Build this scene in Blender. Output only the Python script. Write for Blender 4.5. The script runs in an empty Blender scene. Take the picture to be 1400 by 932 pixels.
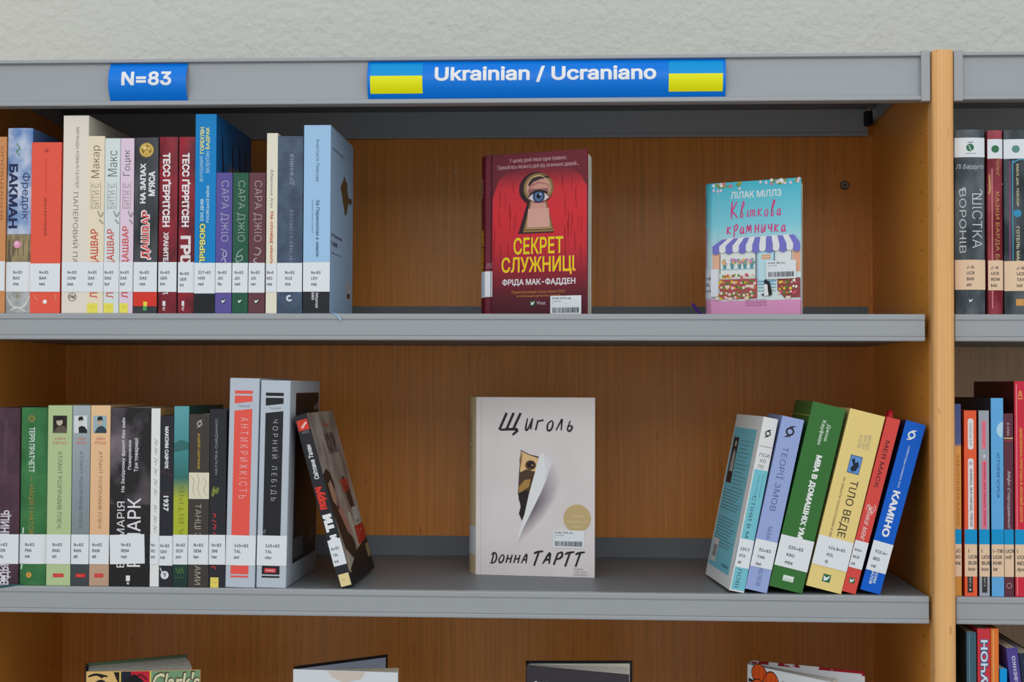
import bpy, math, os, random
from mathutils import Vector, Matrix
random.seed(7)
SC = bpy.context.scene
COL = SC.collection

# ------------------------------------------------------------------ camera
FPX, YAW, PITCH, ROLL = 2044.5, .05714, .02916, -.00383
CAM = Vector((-.3516, -1.6, .2207))
_c, _s = math.cos(YAW), math.sin(YAW)
_R = Vector((_c, _s, 0)); _F0 = Vector((-_s, _c, 0)); _Z = Vector((0, 0, 1))
FW = _F0*math.cos(PITCH) + _Z*math.sin(PITCH)
_U = -_F0*math.sin(PITCH) + _Z*math.cos(PITCH)
RT = _R*math.cos(ROLL) - _U*math.sin(ROLL)
UP = _R*math.sin(ROLL) + _U*math.cos(ROLL)
cd = bpy.data.cameras.new('camera'); cam = bpy.data.objects.new('camera', cd); COL.objects.link(cam)
cam.matrix_world = Matrix(((RT.x, UP.x, -FW.x, CAM.x), (RT.y, UP.y, -FW.y, CAM.y), (RT.z, UP.z, -FW.z, CAM.z), (0, 0, 0, 1)))
cd.sensor_width = 36; cd.lens = FPX/1400*36; cd.clip_start = .05; cd.clip_end = 50
SC.camera = cam

# ------------------------------------------------------------------ light and exposure
W = bpy.data.worlds.new('world'); SC.world = W; W.use_nodes = True
W.node_tree.nodes['Background'].inputs[0].default_value = (.93, .97, 1, 1)
W.node_tree.nodes['Background'].inputs[1].default_value = .74
def area(name, loc, target, sx, sy, power, col):
    l = bpy.data.lights.new(name, 'AREA'); l.shape = 'RECTANGLE'; l.size = sx; l.size_y = sy; l.energy = power; l.color = col
    o = bpy.data.objects.new(name, l); COL.objects.link(o); o.location = loc
    o.rotation_euler = (Vector(target)-Vector(loc)).to_track_quat('-Z', 'Y').to_euler(); return o
area('window_light', (-.35, -2.5, 1.55), (-.45, .1, .1), 3.0, 1.3, 24, (.95, .98, 1))
SC.view_settings.view_transform = 'Standard'; SC.view_settings.look = 'None'
SC.view_settings.gamma = 1; SC.view_settings.use_curve_mapping = False
SC.view_settings.exposure = 0.0

# ------------------------------------------------------------------ helpers
def at(px, py, Y):
    d = FW + RT*((px-700)/FPX) - UP*((py-466)/FPX)
    return CAM + d*((Y-CAM.y)/d.y)
def lin(c):
    return tuple((v/255/12.92 if v/255 <= .04045 else ((v/255+.055)/1.055)**2.4) for v in c)
MATS = {}
def newmat(name):
    m = bpy.data.materials.new(name); m.use_nodes = True
    return m, m.node_tree, m.node_tree.nodes['Principled BSDF']
KA = 1.10
def mat(c, rough=.45, spec=.25, metal=0):
    k = (tuple(c), rough, spec, metal)
    if k not in MATS:
        m, nt, b = newmat('paint_%02x%02x%02x' % tuple(int(v) for v in c))
        l = [min(.88, v*KA) for v in lin(c)]
        b.inputs['Base Color'].default_value = (*l, 1)
        b.inputs['Roughness'].default_value = rough; b.inputs['Metallic'].default_value = metal
        b.inputs['Specular IOR Level'].default_value = spec
        MATS[k] = m
    return MATS[k]
def nmat(c1, c2, scale=30, rough=.4, stretch=(1, 1, 1), lo=.4, hi=.6, detail=4, bump=0, seed=0):
    k = (tuple(c1), tuple(c2), scale, rough, stretch, lo, hi, bump, seed)
    if k in MATS: return MATS[k]
    m, nt, b = newmat('mottled')
    tc = nt.nodes.new('ShaderNodeTexCoord'); mp = nt.nodes.new('ShaderNodeMapping'); mp.inputs['Scale'].default_value = stretch
    mp.inputs['Location'].default_value = (seed*3.1, seed*1.7, seed)
    n = nt.nodes.new('ShaderNodeTexNoise'); n.inputs['Scale'].default_value = scale; n.inputs['Detail'].default_value = detail
    r = nt.nodes.new('ShaderNodeValToRGB'); e = r.color_ramp.elements
    e[0].position = lo; e[1].position = hi
    e[0].color = (*[v*KA for v in lin(c1)], 1); e[1].color = (*[min(.88, v*KA) for v in lin(c2)], 1)
    nt.links.new(tc.outputs['Object'], mp.inputs[0]); nt.links.new(mp.outputs[0], n.inputs['Vector'])
    nt.links.new(n.outputs['Fac'], r.inputs[0]); nt.links.new(r.outputs[0], b.inputs['Base Color'])
    b.inputs['Roughness'].default_value = rough; b.inputs['Specular IOR Level'].default_value = .25
    if bump:
        bp = nt.nodes.new('ShaderNodeBump'); bp.inputs['Strength'].default_value = bump; bp.inputs['Distance'].default_value = .001
        nt.links.new(n.outputs['Fac'], bp.inputs['Height']); nt.links.new(bp.outputs[0], b.inputs['Normal'])
    MATS[k] = m; return m
def gradmat(stops, z0, z1, rough=.4, axis=2):
    """print whose colour runs over the height of the thing (object z)"""
    k = ('g', tuple(stops), z0, z1, axis)
    if k in MATS: return MATS[k]
    m, nt, b = newmat('printed_gradient')
    tc = nt.nodes.new('ShaderNodeTexCoord'); sp = nt.nodes.new('ShaderNodeSeparateXYZ'); mr = nt.nodes.new('ShaderNodeMapRange')
    mr.inputs['From Min'].default_value = z0; mr.inputs['From Max'].default_value = z1
    r = nt.nodes.new('ShaderNodeValToRGB')
    while len(r.color_ramp.elements) < len(stops): r.color_ramp.elements.new(.5)
    for el, (p, c) in zip(r.color_ramp.elements, stops):
        el.position = p; el.color = (*[min(.88, v*KA) for v in lin(c)], 1)
    nt.links.new(tc.outputs['Object'], sp.inputs[0]); nt.links.new(sp.outputs[axis], mr.inputs['Value'])
    nt.links.new(mr.outputs[0], r.inputs[0]); nt.links.new(r.outputs[0], b.inputs['Base Color']); b.inputs['Roughness'].default_value = rough; b.inputs['Specular IOR Level'].default_value = .25
    MATS[k] = m; return m
def asmat(c): return c if isinstance(c, bpy.types.Material) else mat(c)

def woodmat(name, c1, c2, c3, stripe, rough=.38, seed=0, axis=0):
    m, nt, b = newmat(name); N = nt.nodes.new; L = nt.links.new
    tc = N('ShaderNodeTexCoord')
    def ns(scale, st, det=3):
        mp = N('ShaderNodeMapping'); mp.inputs['Scale'].default_value = st; mp.inputs['Location'].default_value = (seed, seed*2, 0)
        n = N('ShaderNodeTexNoise'); n.inputs['Scale'].default_value = scale; n.inputs['Detail'].default_value = det
        L(tc.outputs['Object'], mp.inputs[0]); L(mp.outputs[0], n.inputs['Vector']); return n
    big = ns(5, (1, 1, .12)); fine = ns(260, (1, 1, .02), 4); fleck = ns(300, (1, 1, .16), 1)
    r = N('ShaderNodeValToRGB'); r.color_ramp.elements[0].position = .3; r.color_ramp.elements[1].position = .7
    r.color_ramp.elements[0].color = (*lin(c1), 1); r.color_ramp.elements[1].color = (*lin(c2), 1)
    L(big.outputs['Fac'], r.inputs[0])
    mx = N('ShaderNodeMix'); mx.data_type = 'RGBA'; mx.blend_type = 'MULTIPLY'
    rf = N('ShaderNodeMapRange'); rf.inputs['To Min'].default_value = 1-stripe; rf.inputs['To Max'].default_value = 1+stripe*.6
    L(fine.outputs['Fac'], rf.inputs['Value']); mx.inputs['Factor'].default_value = 1
    rf.inputs['From Min'].default_value = .3; rf.inputs['From Max'].default_value = .7
    L(r.outputs[0], mx.inputs['A']); L(rf.outputs[0], mx.inputs['B'])
    # regular quarter-sawn ribbon stripe
    wv = N('ShaderNodeTexWave'); wv.wave_type = 'BANDS'; wv.bands_direction = 'XYZ'[axis]; wv.inputs['Scale'].default_value = 90
    wv.inputs['Distortion'].default_value = 1.6; wv.inputs['Detail'].default_value = 2; wv.inputs['Detail Scale'].default_value = .6
    mp2 = N('ShaderNodeMapping'); mp2.inputs['Scale'].default_value = (1, 1, .05); L(tc.outputs['Object'], mp2.inputs[0]); L(mp2.outputs[0], wv.inputs['Vector'])
    wr = N('ShaderNodeMapRange'); wr.inputs['To Min'].default_value = 1-stripe*.55; wr.inputs['To Max'].default_value = 1+stripe*.3
    L(wv.outputs['Fac'], wr.inputs['Value'])
    mx2 = N('ShaderNodeMix'); mx2.data_type = 'RGBA'; mx2.blend_type = 'MULTIPLY'; mx2.inputs['Factor'].default_value = 1
    L(mx.outputs['Result'], mx2.inputs['A']); L(wr.outputs[0], mx2.inputs['B'])
    fr = N('ShaderNodeValToRGB'); fr.color_ramp.elements[0].position = .71; fr.color_ramp.elements[1].position = .80
    fr.color_ramp.elements[0].color = (0, 0, 0, 1); fr.color_ramp.elements[1].color = (1, 1, 1, 1); L(fleck.outputs['Fac'], fr.inputs[0])
    mx3 = N('ShaderNodeMix'); mx3.data_type = 'RGBA'; L(fr.outputs[0], mx3.inputs['Factor']); L(mx2.outputs['Result'], mx3.inputs['A'])
    mx3.inputs['B'].default_value = (*lin(c3), 1)
    L(mx3.outputs['Result'], b.inputs['Base Color']); b.inputs['Roughness'].default_value = rough
    b.inputs['Specular IOR Level'].default_value = .35
    return m

class MB:
    def __init__(s): s.v = []; s.f = []; s.mi = []; s.mats = []
    def m(s, mt):
        mt = asmat(mt)
        if mt not in s.mats: s.mats.append(mt)
        return s.mats.index(mt)
    def add(s, vs, fs, mt):
        o = len(s.v); i = s.m(mt); s.v += [tuple(p) for p in vs]
        for f in fs: s.f.append([a+o for a in f]); s.mi.append(i)
    def box(s, x0, x1, y0, y1, z0, z1, mt):
        v = [(x, y, z) for z in (z0, z1) for y in (y0, y1) for x in (x0, x1)]
        s.add(v, [(0, 2, 3, 1), (4, 5, 7, 6), (0, 1, 5, 4), (2, 6, 7, 3), (0, 4, 6, 2), (1, 3, 7, 5)], mt)
    def prism(s, pts, z0, z1, mt, capmt=None):          # pts counter-clockwise in xy
        n = len(pts)
        if sum(pts[i][0]*pts[(i+1) % n][1]-pts[(i+1) % n][0]*pts[i][1] for i in range(n)) < 0: pts = pts[::-1]
        v = [(p[0], p[1], z0) for p in pts]+[(p[0], p[1], z1) for p in pts]
        s.add(v, [(i, (i+1) % n, n+(i+1) % n, n+i) for i in range(n)], mt)
        s.add(v, [tuple(range(n-1, -1, -1)), tuple(range(n, 2*n))], capmt or mt)
    def xprism(s, pts, x0, x1, mt):                     # pts in yz extruded along x
        n = len(pts); v = [(x0, *p) for p in pts]+[(x1, *p) for p in pts]
        s.add(v, [(i, (i+1) % n, n+(i+1) % n, n+i) for i in range(n)]+[tuple(range(n-1, -1, -1)), tuple(range(n, 2*n))], mt)
    def build(s, name, parent=None, smooth=False, fix=True):
        me = bpy.data.meshes.new(name); me.from_pydata(s.v, [], s.f)
        for mt in s.mats: me.materials.append(mt)
        me.polygons.foreach_set('material_index', s.mi)
        if fix:
            import bmesh
            bm = bmesh.new(); bm.from_mesh(me); bmesh.ops.recalc_face_normals(bm, faces=bm.faces); bm.to_mesh(me); bm.free()
        if smooth:
            me.polygons.foreach_set('use_smooth', [True]*len(me.polygons))
            try: me.set_sharp_from_angle(angle=math.radians(35))
            except Exception: pass
        me.update()
        o = bpy.data.objects.new(name, me); COL.objects.link(o)
        if parent: o.parent = parent
        return o
def tag(o, label, cat, group=None):
    o['label'] = label; o['category'] = cat
    if group: o['group'] = group
    return o
def empty(name, loc=(0, 0, 0), rot=(0, 0, 0)):
    o = bpy.data.objects.new(name, None); COL.objects.link(o); o.location = loc; o.rotation_euler = rot; o.empty_display_size = .02
    return o
def bevel(o, w, seg=2, ang=30):
    b = o.modifiers.new('bevel', 'BEVEL'); b.width = w; b.segments = seg; b.limit_method = 'ANGLE'; b.angle_limit = math.radians(ang)
    return o

# ------------------------------------------------------------------ lettering
FD = bpy.utils.system_resource('DATAFILES')
FONTS = {}
def font(k):
    if k not in FONTS:
        f = None
        fn = {'i': 'Inter.woff2', 'm': 'DejaVuSansMono.woff2'}.get(k)
        if fn and FD:
            try: f = bpy.data.fonts.load(os.path.join(FD, 'fonts', fn))
            except Exception: f = None
        FONTS[k] = f
    return FONTS[k]
TXT = {}
from mathutils.geometry import delaunay_2d_cdt
GLY = {}
def _area(p): return .5*sum(p[i-1][0]*p[i][1]-p[i][0]*p[i-1][1] for i in range(len(p)))
def _offset(p, d):
    """p counter-clockwise (or a clockwise hole): move the outline outwards of the ink by d"""
    n = len(p); out = []
    for i in range(n):
        a, b, c = p[i-1], p[i], p[(i+1) % n]
        u = (b[0]-a[0], b[1]-a[1]); v = (c[0]-b[0], c[1]-b[1]); lu = math.hypot(*u) or 1e-9; lv = math.hypot(*v) or 1e-9
        n1 = (u[1]/lu, -u[0]/lu); n2 = (v[1]/lv, -v[0]/lv); m = (n1[0]+n2[0], n1[1]+n2[1]); k = 1+n1[0]*n2[0]+n1[1]*n2[1]
        k = max(k, .5); out.append((b[0]+m[0]/k*d, b[1]+m[1]/k*d))
    return out
def textgeo(s, fk='', bold=0, res=2, space=1):
    if not fk and any('\u0400' <= ch_ <= '\u04ff' for ch_ in s): fk = 'i'
    if fk == 'i': s = s.replace('І', 'l').replace('I', 'l')
    k = (s, fk, bold, res, space)
    if k in TXT: return TXT[k]
    c = bpy.data.curves.new('lettering', 'FONT'); f = font(fk)
    if f: c.font = f
    c.body = s; c.space_character = space
    o = bpy.data.objects.new('lettering', c); COL.objects.link(o)
    bpy.context.view_layer.update()
    cu = o.to_curve(bpy.context.evaluated_depsgraph_get()); polys = []
    for sp in cu.splines:
        P_ = sp.bezier_points; n = len(P_); pl = []
        if not n: continue
        for i in range(n):
            a, b = P_[i], P_[(i+1) % n]; p0, p1, p2, p3 = a.co, a.handle_right, b.handle_left, b.co
            straight = abs((p1-p0).cross(p3-p0).z) < 1e-5 and abs((p2-p0).cross(p3-p0).z) < 1e-5
            m_ = 1 if straight else res
            for j in range(m_):
                t = j/m_; q = p0*(1-t)**3+p1*3*t*(1-t)**2+p2*3*t*t*(1-t)+p3*t**3
                if not pl or (abs(q.x-pl[-1][0])+abs(q.y-pl[-1][1]) > 1e-4): pl.append((q.x, q.y))
        if len(pl) > 2 and abs(pl[0][0]-pl[-1][0])+abs(pl[0][1]-pl[-1][1]) < 1e-4: pl.pop()
        if len(pl) > 2 and abs(_area(pl)) > 1e-6: polys.append(pl)
    o.to_curve_clear(); bpy.data.objects.remove(o); bpy.data.curves.remove(c)
    vs, fs = [], []
    if polys:
        sg = 1 if _area(max(polys, key=lambda p: abs(_area(p)))) > 0 else -1
        polys = [p if sg > 0 else p[::-1] for p in polys]
        if bold: polys = [_offset(p, bold) for p in polys]
        polys.sort(key=lambda p: min(q[0] for q in p)); groups = []; right = -1e9
        for p in polys:                                        # contours that overlap belong to one letter
            if min(q[0] for q in p) < right-1e-4: groups[-1].append(p)
            else: groups.append([p])
            right = max(right, max(q[0] for q in p))
        for g in groups:
            key = (fk, bold, res, tuple(tuple((round(q[0]-g[0][0][0], 4), round(q[1], 4)) for q in p) for p in g))
            if key not in GLY:
                ox = g[0][0][0]; pts = []; eds = []; loc = [[(q[0]-ox, q[1]) for q in p] for p in g]
                for p in loc:
                    b = len(pts); pts += [Vector(q) for q in p]; eds += [(b+n_, b+(n_+1) % len(p)) for n_ in range(len(p))]
                cv, _, cf, *_r = delaunay_2d_cdt(pts, eds, [], 0, 1e-5); ink = []
                for f in cf:
                    cx = sum(cv[a].x for a in f)/3; cy = sum(cv[a].y for a in f)/3; wn = 0
                    for p in loc:
                        for n_ in range(len(p)):
                            (x1, y1), (x2, y2) = p[n_-1], p[n_]
                            if (y1 > cy) != (y2 > cy) and cx < (x2-x1)*(cy-y1)/(y2-y1)+x1: wn += 1 if y2 > y1 else -1
                    if wn: ink.append(tuple(f))
                GLY[key] = ([(v.x, v.y) for v in cv], ink)
            gv, gf = GLY[key]; ox = g[0][0][0]; o_ = len(vs)
            vs += [(x+ox, y) for x, y in gv]; fs += [tuple(o_+a for a in f) for f in gf]
    xs = [v[0] for v in vs] or [0, 1]; ys = [v[1] for v in vs] or [0, 1]
    TXT[k] = (vs, fs, min(xs), max(xs), min(ys), max(ys)); return TXT[k]

class Face:
    """a flat or gently bowed face that carries print. box = print coordinates (x left..right, y top..bottom)"""
    def __init__(s, O, A, B, N, Wm, Hm, box=(0, 1, 0, 1), bow=0, vbow=0):
        s.O, s.A, s.B, s.N = Vector(O), Vector(A).normalized(), Vector(B).normalized(), Vector(N).normalized()
        s.W, s.H, s.box, s.bow, s.vbow = Wm, Hm, box, bow, vbow
    def ab(s, x, y):
        X0, X1, Y0, Y1 = s.box
        return (x-X0)/(X1-X0)*s.W, (Y1-y)/(Y1-Y0)*s.H
    def p(s, a, b, off):
        def pl(t, n):                                 # same facets as the body below
            t = min(max(t, 0), 1)*n; i = min(int(t), n-1); f = t-i; g = lambda j: 1-(2*j/n-1)**2
            return g(i)*(1-f)+g(i+1)*f
        k = off + (s.bow*pl(a/s.W, 14) if s.bow else 0) + (s.vbow*pl(b/s.H, 20) if s.vbow else 0)
        return s.O + s.A*a + s.B*b + s.N*k
class Print:
    def __init__(s, face): s.face = face; s.parts = {}; s.order = []; s.n = 0; s.base = .00014; s.ref = False
    def mb(s, part):
        if part not in s.parts: s.parts[part] = MB(); s.order.append(part)
        return s.parts[part]
    def off(s): s.n += 1; return s.base + s.n*.000009
    def emit(s, part, col, ab, faces, o):
        """lay flat shapes on the face; on a bowed face they are first cut into narrow strips so that they follow it"""
        F = s.face
        if F.bow or F.vbow:
            import bmesh
            bm = bmesh.new(); vs = [bm.verts.new((a, b, 0)) for a, b in ab]
            for f in faces:
                try: bm.faces.new([vs[i] for i in f])
                except Exception: pass
            lo, hi = (min(p[0] for p in ab), max(p[0] for p in ab)) if F.bow else (min(p[1] for p in ab), max(p[1] for p in ab))
            size = F.W if F.bow else F.H; n = 14 if F.bow else 20; no = (1, 0, 0) if F.bow else (0, 1, 0)
            for k in range(1, n):
                c = size*k/n
                if lo < c < hi:
                    bmesh.ops.bisect_plane(bm, geom=bm.verts[:]+bm.edges[:]+bm.faces[:], plane_co=(c, c, 0), plane_no=no, dist=1e-7)
            bm.verts.index_update(); ab = [(v.co.x, v.co.y) for v in bm.verts]; faces = [tuple(v.index for v in f.verts) for f in bm.faces]; bm.free()
        s.mb(part).add([F.p(a, b, o) for a, b in ab], faces, col)
    def poly(s, part, col, pts, metric=False):
        F = s.face; o = s.off(); q = pts if metric else [F.ab(*p) for p in pts]
        s.emit(part, col, q, [tuple(range(len(q)))], o)
    def rect(s, part, col, x0, x1, y0, y1):
        F = s.face; o = s.off(); a0, b0 = F.ab(x0, y1); a1, b1 = F.ab(x1, y0)
        nx = 14 if F.bow else 1; ny = 20 if F.vbow else 1; vs = []; fs = []
        for j in range(ny+1):
            for i in range(nx+1): vs.append(F.p(a0+(a1-a0)*i/nx, b0+(b1-b0)*j/ny, o))
        for j in range(ny):
            for i in range(nx):
                k = j*(nx+1)+i; fs.append((k, k+1, k+nx+2, k+nx+1))
        s.mb(part).add(vs, fs, col)
    def ell(s, part, col, x, y, rx, ry=None, n=20, ring=0, a0=0, a1=360):
        """rx in print x units; ry in print y units (None: round)"""
        F = s.face; o = s.off(); ca, cb = F.ab(x, y); ra = F.ab(x+rx, y)[0]-ca
        rb = abs(F.ab(x, y-(ry or 0))[1]-cb) if ry else ra
        ps = [(math.cos(math.radians(a0+(a1-a0)*i/n)), math.sin(math.radians(a0+(a1-a0)*i/n))) for i in range(n+(1 if ring else 0))]
        if ring:
            vs = []
            for c_, s_ in ps: vs += [(ca+ra*c_, cb+rb*s_), (ca+ra*(1-ring)*c_, cb+rb*(1-ring)*s_)]
            s.emit(part, col, vs, [(2*i, 2*i+2, 2*i+3, 2*i+1) for i in range(n)], o)
        else:
            s.emit(part, col, [(ca+ra*c_, cb+rb*s_) for c_, s_ in ps[:n]], [tuple(range(n))], o)
    def text(s, part, col, t, x0, x1, y0, y1, d='H', fk='', bold=0, res=2, space=1, slant=0):
        F = s.face; o = s.off(); vs, fs, u0, u1, w0, w1 = textgeo(t, fk, bold, res, space)
        a0, b0 = F.ab(x0, y1); a1, b1 = F.ab(x1, y0); out = []
        for x, y in vs:
            u = (x-u0)/(u1-u0); w = (y-w0)/(w1-w0)
            if slant: u += slant*(w-.5)
            if d == 'H': a, b = a0+(a1-a0)*u, b0+(b1-b0)*w
            elif d == 'D': a, b = a0+(a1-a0)*w, b1-(b1-b0)*u
            else: a, b = a1-(a1-a0)*w, b0+(b1-b0)*u
            out.append((a, b))
        s.emit(part, col, out, fs, o)
    def nat(s, part, col, t, x, y, em, sx=.88, fk='', bold=.012, xmax=None):
        """natural text: left x, baseline y, em in metres"""
        F = s.face; o = s.off(); vs, fs, *_ = textgeo(t, fk, bold); a0, b0 = F.ab(x, y)
        s.emit(part, col, [(a0+q[0]*em*sx, b0+q[1]*em) for q in vs], fs, o)
    def stroke(s, part, col, lines, w, x=0, y=0, sx=1, sy=1, rot=0):
        """hand-drawn strokes; polylines in print units; w metres"""
        F = s.face; o = s.off()
        for ln in lines:
            q = [F.ab(x+p[0]*sx, y+p[1]*sy) for p in ln]
            if len(q) > 2:                                        # smooth
                r = []
                for i in range(len(q)-1):
                    p0, p1, p2, p3 = q[max(i-1, 0)], q[i], q[i+1], q[min(i+2, len(q)-1)]
                    for k in range(4):
                        t = k/4
                        r.append(tuple(.5*((2*p1[j])+(-p0[j]+p2[j])*t+(2*p0[j]-5*p1[j]+4*p2[j]-p3[j])*t*t+(-p0[j]+3*p1[j]-3*p2[j]+p3[j])*t**3) for j in (0, 1)))
                q = r+[q[-1]]
            n = len(q); L = []
            for i in range(n):
                a, b = q[max(i-1, 0)], q[min(i+1, n-1)]; dx, dy = b[0]-a[0], b[1]-a[1]; l = math.hypot(dx, dy) or 1
                ww = w*.5*(.55+.45*math.sin(math.pi*(i+.6)/(n+.2)))
                L.append((q[i][0]-dy/l*ww, q[i][1]+dx/l*ww)); L.append((q[i][0]+dy/l*ww, q[i][1]-dx/l*ww))
            s.mb(part).add([F.p(a, b, o) for a, b in L], [(2*i, 2*i+1, 2*i+3, 2*i+2) for i in range(n-1)], col)
    def build(s, parent):
        r = {}
        for p in s.order: r[p] = s.parts[p].build(p.split('#')[0], parent, fix=False)
        return r

def logo_swirl(P, x, y, r, col):                   # ring with two hooked tails
    P.ell('publisher_mark', col, x, y, r, ring=.42, n=24)
    F = P.face; ra = F.ab(x+r, y)[0]-F.ab(x, y)[0]; ca, cb = F.ab(x, y)
    for sg in (1, -1):
        P.poly('publisher_mark', col, [(ca-sg*ra*.62, cb+sg*ra*.62), (ca-sg*ra*.2, cb+sg*ra*1.15), (ca+sg*ra*.5, cb+sg*ra*1.42), (ca+sg*ra*1.25, cb+sg*ra*1.4), (ca+sg*ra*.6, cb+sg*ra*1.1), (ca+sg*ra*.45, cb+sg*ra*.8), (ca, cb+sg*ra*.9)], True)
def logo_tick(P, x, y, w, back=(40, 105, 70), fore=(225, 240, 230)):   # V shaped leaf on a small square
    F = P.face; ca, cb = F.ab(x, y); h = (F.ab(x+w, y)[0]-ca)/2
    if back: P.poly('publisher_mark', back, [(ca-h, cb-h), (ca+h, cb-h), (ca+h, cb+h), (ca-h, cb+h)], True)
    P.poly('publisher_mark', fore, [(ca-h*.8, cb+h*.6), (ca-h*.2, cb+h*.1), (ca+h*.85, cb+h*.8), (ca+h*.3, cb-h*.4), (ca-h*.6, cb-h*.8)], True)
def ring_squiggle(P, part, col, x0, y0, x1, y1, n, amp, w):
    pts = []
    for i in range(n*4+1):
        t = i/(n*4); a = t*n*2*math.pi
        pts.append((x0+(x1-x0)*t+amp[0]*math.sin(a), y0+(y1-y0)*t+amp[1]*math.cos(a*1.0)))
    P.stroke(part, col, [pts], w)

WHITE_L = (224, 228, 242); INK = (44, 46, 54)
PAGE = nmat((188, 176, 150), (214, 204, 180), 900, .8, (1, 1, .02))
PAGEW = nmat((198, 194, 184), (222, 218, 208), 900, .8, (1, 1, .02))

def call_label(root, face, lines, x=.25, y0=None, y1=None, xa=0, xb=1, first=None, step=None, em=.0056, col=WHITE_L, extra=None, tilt=0, ink=INK, sx=.86):
    """paper shelf mark wrapped round the spine: thing > call_label > call_number"""
    P = Print(face); P.base = .00048
    if tilt:
        P.poly('call_label', col, [(xa, y0+tilt), (xb, y0-tilt), (xb+.02, y1-tilt), (xa+.02, y1+tilt)])
    else: P.rect('call_label', col, xa, xb, y0, y1)
    if extra: P.rect('call_label', extra[0], xa, xb, extra[1], extra[2])
    lab = P.build(root)['call_label']
    Q = Print(face); Q.base = .00053
    n = len(lines)
    first = first if first is not None else y0+(y1-y0)*.40
    step = step if step is not None else (y1-y0)*.205
    for i, t in enumerate(lines): Q.nat('call_number', ink, t, x, first+i*step, em*1.10, sx*1.10, fk='i', bold=.018)
    r = Q.build(root).get('call_number')
    if r: r.parent = lab
    return lab

def book_body(root, t, h, dep, cover, kind='paper', bow=.0, page=PAGE, side=None, back=None):
    """closed book, spine on the plane y=0 of its own frame, x -t/2..t/2"""
    hard = kind == 'hard'; th = .0025 if hard else .0006; ov = .003 if hard else .0002
    m = MB(); cov = asmat(cover); sm = asmat(side) if side else cov  # side: on several books a darkened cover colour that stands in for shade
    n = 14 if bow else 1
    front = [(-t/2+t*i/n, -bow*(1-(2*i/n-1)**2)) for i in range(n+1)]
    inner = [(x*(t/2-th)/(t/2), y+th) for x, y in front][::-1]
    m.prism(front+inner, 0, h, cov)
    m.box(-t/2, -t/2+th, .0002, dep, 0, h, asmat(back) if back else sm)
    m.box(t/2-th, t/2, .0002, dep, 0, h, sm)
    o = m.build('cover', root, smooth=bool(bow))
    if hard: bevel(o, .0006, 2, 50)
    p = MB(); p.box(-t/2+th, t/2-th, th+.0003, dep-ov, ov, h-ov*1.0-.0006, page); p.build('page_block', root)
    return o

def spine_face(t, h, box, bow=0): return Face((-t/2, 0, 0), (1, 0, 0), (0, 0, 1), (0, -1, 0), t, h, box, bow)
def right_face(t, h, dep, box=(0, 1, 0, 1)): return Face((t/2, 0, 0), (0, 1, 0), (0, 0, 1), (1, 0, 0), dep, h, box)
def left_face(t, h, dep, box=(0, 1, 0, 1)): return Face((-t/2, dep, 0), (0, -1, 0), (0, 0, 1), (-1, 0, 0), dep, h, box)

Z1, Z2, Z3 = .2968, 0., -.2968
def upright(x0, x1, ytop, zs, cover, label, group, dep=.135, kind='paper', bow=0, yref=None, ybot=None, Y=.005, lean=0, page=PAGE, side=None, back=None):
    """x0,x1: where the spine's edges stand in the picture at mid height; the shelf gives the foot"""
    if yref is None: yref = 380 if zs == Z1 else 750
    if ybot is None: ybot = 427.5 if zs == Z1 else 800+min(x1, 1300)/400*3.2
    a, b = at(x0, yref, Y), at(x1, yref, Y); t = b.x-a.x; h = at((x0+x1)/2, ytop, Y).z-zs-.0003
    root = empty('hardcover_book' if kind == 'hard' else 'paperback_book', ((a.x+b.x)/2, Y+bow, zs+.0003), (0, math.radians(lean), 0))
    if lean:
        s_ = abs(math.sin(math.radians(lean)))*t/2; root.location.z += s_
        root.location.x -= math.sin(math.radians(lean))*(at(x0, yref, Y).z-zs)
    tag(root, label, 'book', group)
    book_body(root, t, h, dep, cover, kind, bow, page, side, back)
    F = spine_face(t, h, (0, 1, ytop, ybot), bow)
    return root, F, t, h, dep

def leaning(name_kind, xb, t, h, lean, cover, label, group, dep=.14, Y=.008, yaw=0, kind='paper', zs=Z2, side=None, back=None, page=PAGE, bow=0):
    """lean > 0: top to the right; xb is the x of the lowest edge on the shelf"""
    L = math.radians(lean)
    # lowest corner is (+t/2) when leaning right, (-t/2) when leaning left
    sx = t/2 if lean > 0 else -t/2
    M = Matrix.Rotation(math.radians(yaw), 3, 'Z') @ Matrix.Rotation(L, 3, 'Y')
    off = M @ Vector((sx, 0, 0))
    root = empty('hardcover_book' if kind == 'hard' else 'paperback_book', (xb-off.x, Y-off.y, zs+.0003-off.z))
    root.rotation_euler = M.to_euler()
    tag(root, label, 'book', group)
    book_body(root, t, h, dep, cover, kind, bow, page, side, back)
    return root, spine_face(t, h, (0, 1, 0, 1), bow), t, h, dep

# ------------------------------------------------------------------ setting: wall and floor
XL, D, PW = -1.0505, .3383, .0225
m, nt, b = newmat('stucco_wall')
tc = nt.nodes.new('ShaderNodeTexCoord'); n1 = nt.nodes.new('ShaderNodeTexNoise'); n1.inputs['Scale'].default_value = 95; n1.inputs['Detail'].default_value = 5
n2 = nt.nodes.new('ShaderNodeTexNoise'); n2.inputs['Scale'].default_value = 30; n2.inputs['Detail'].default_value = 3
ad = nt.nodes.new('ShaderNodeMath'); ad.operation = 'ADD'
nt.links.new(tc.outputs['Object'], n1.inputs['Vector']); nt.links.new(tc.outputs['Object'], n2.inputs['Vector'])
nt.links.new(n1.outputs['Fac'], ad.inputs[0]); nt.links.new(n2.outputs['Fac'], ad.inputs[1])
bp = nt.nodes.new('ShaderNodeBump'); bp.inputs['Strength'].default_value = .9; bp.inputs['Distance'].default_value = .0035
nt.links.new(ad.outputs[0], bp.inputs['Height']); nt.links.new(bp.outputs[0], b.inputs['Normal'])
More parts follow.
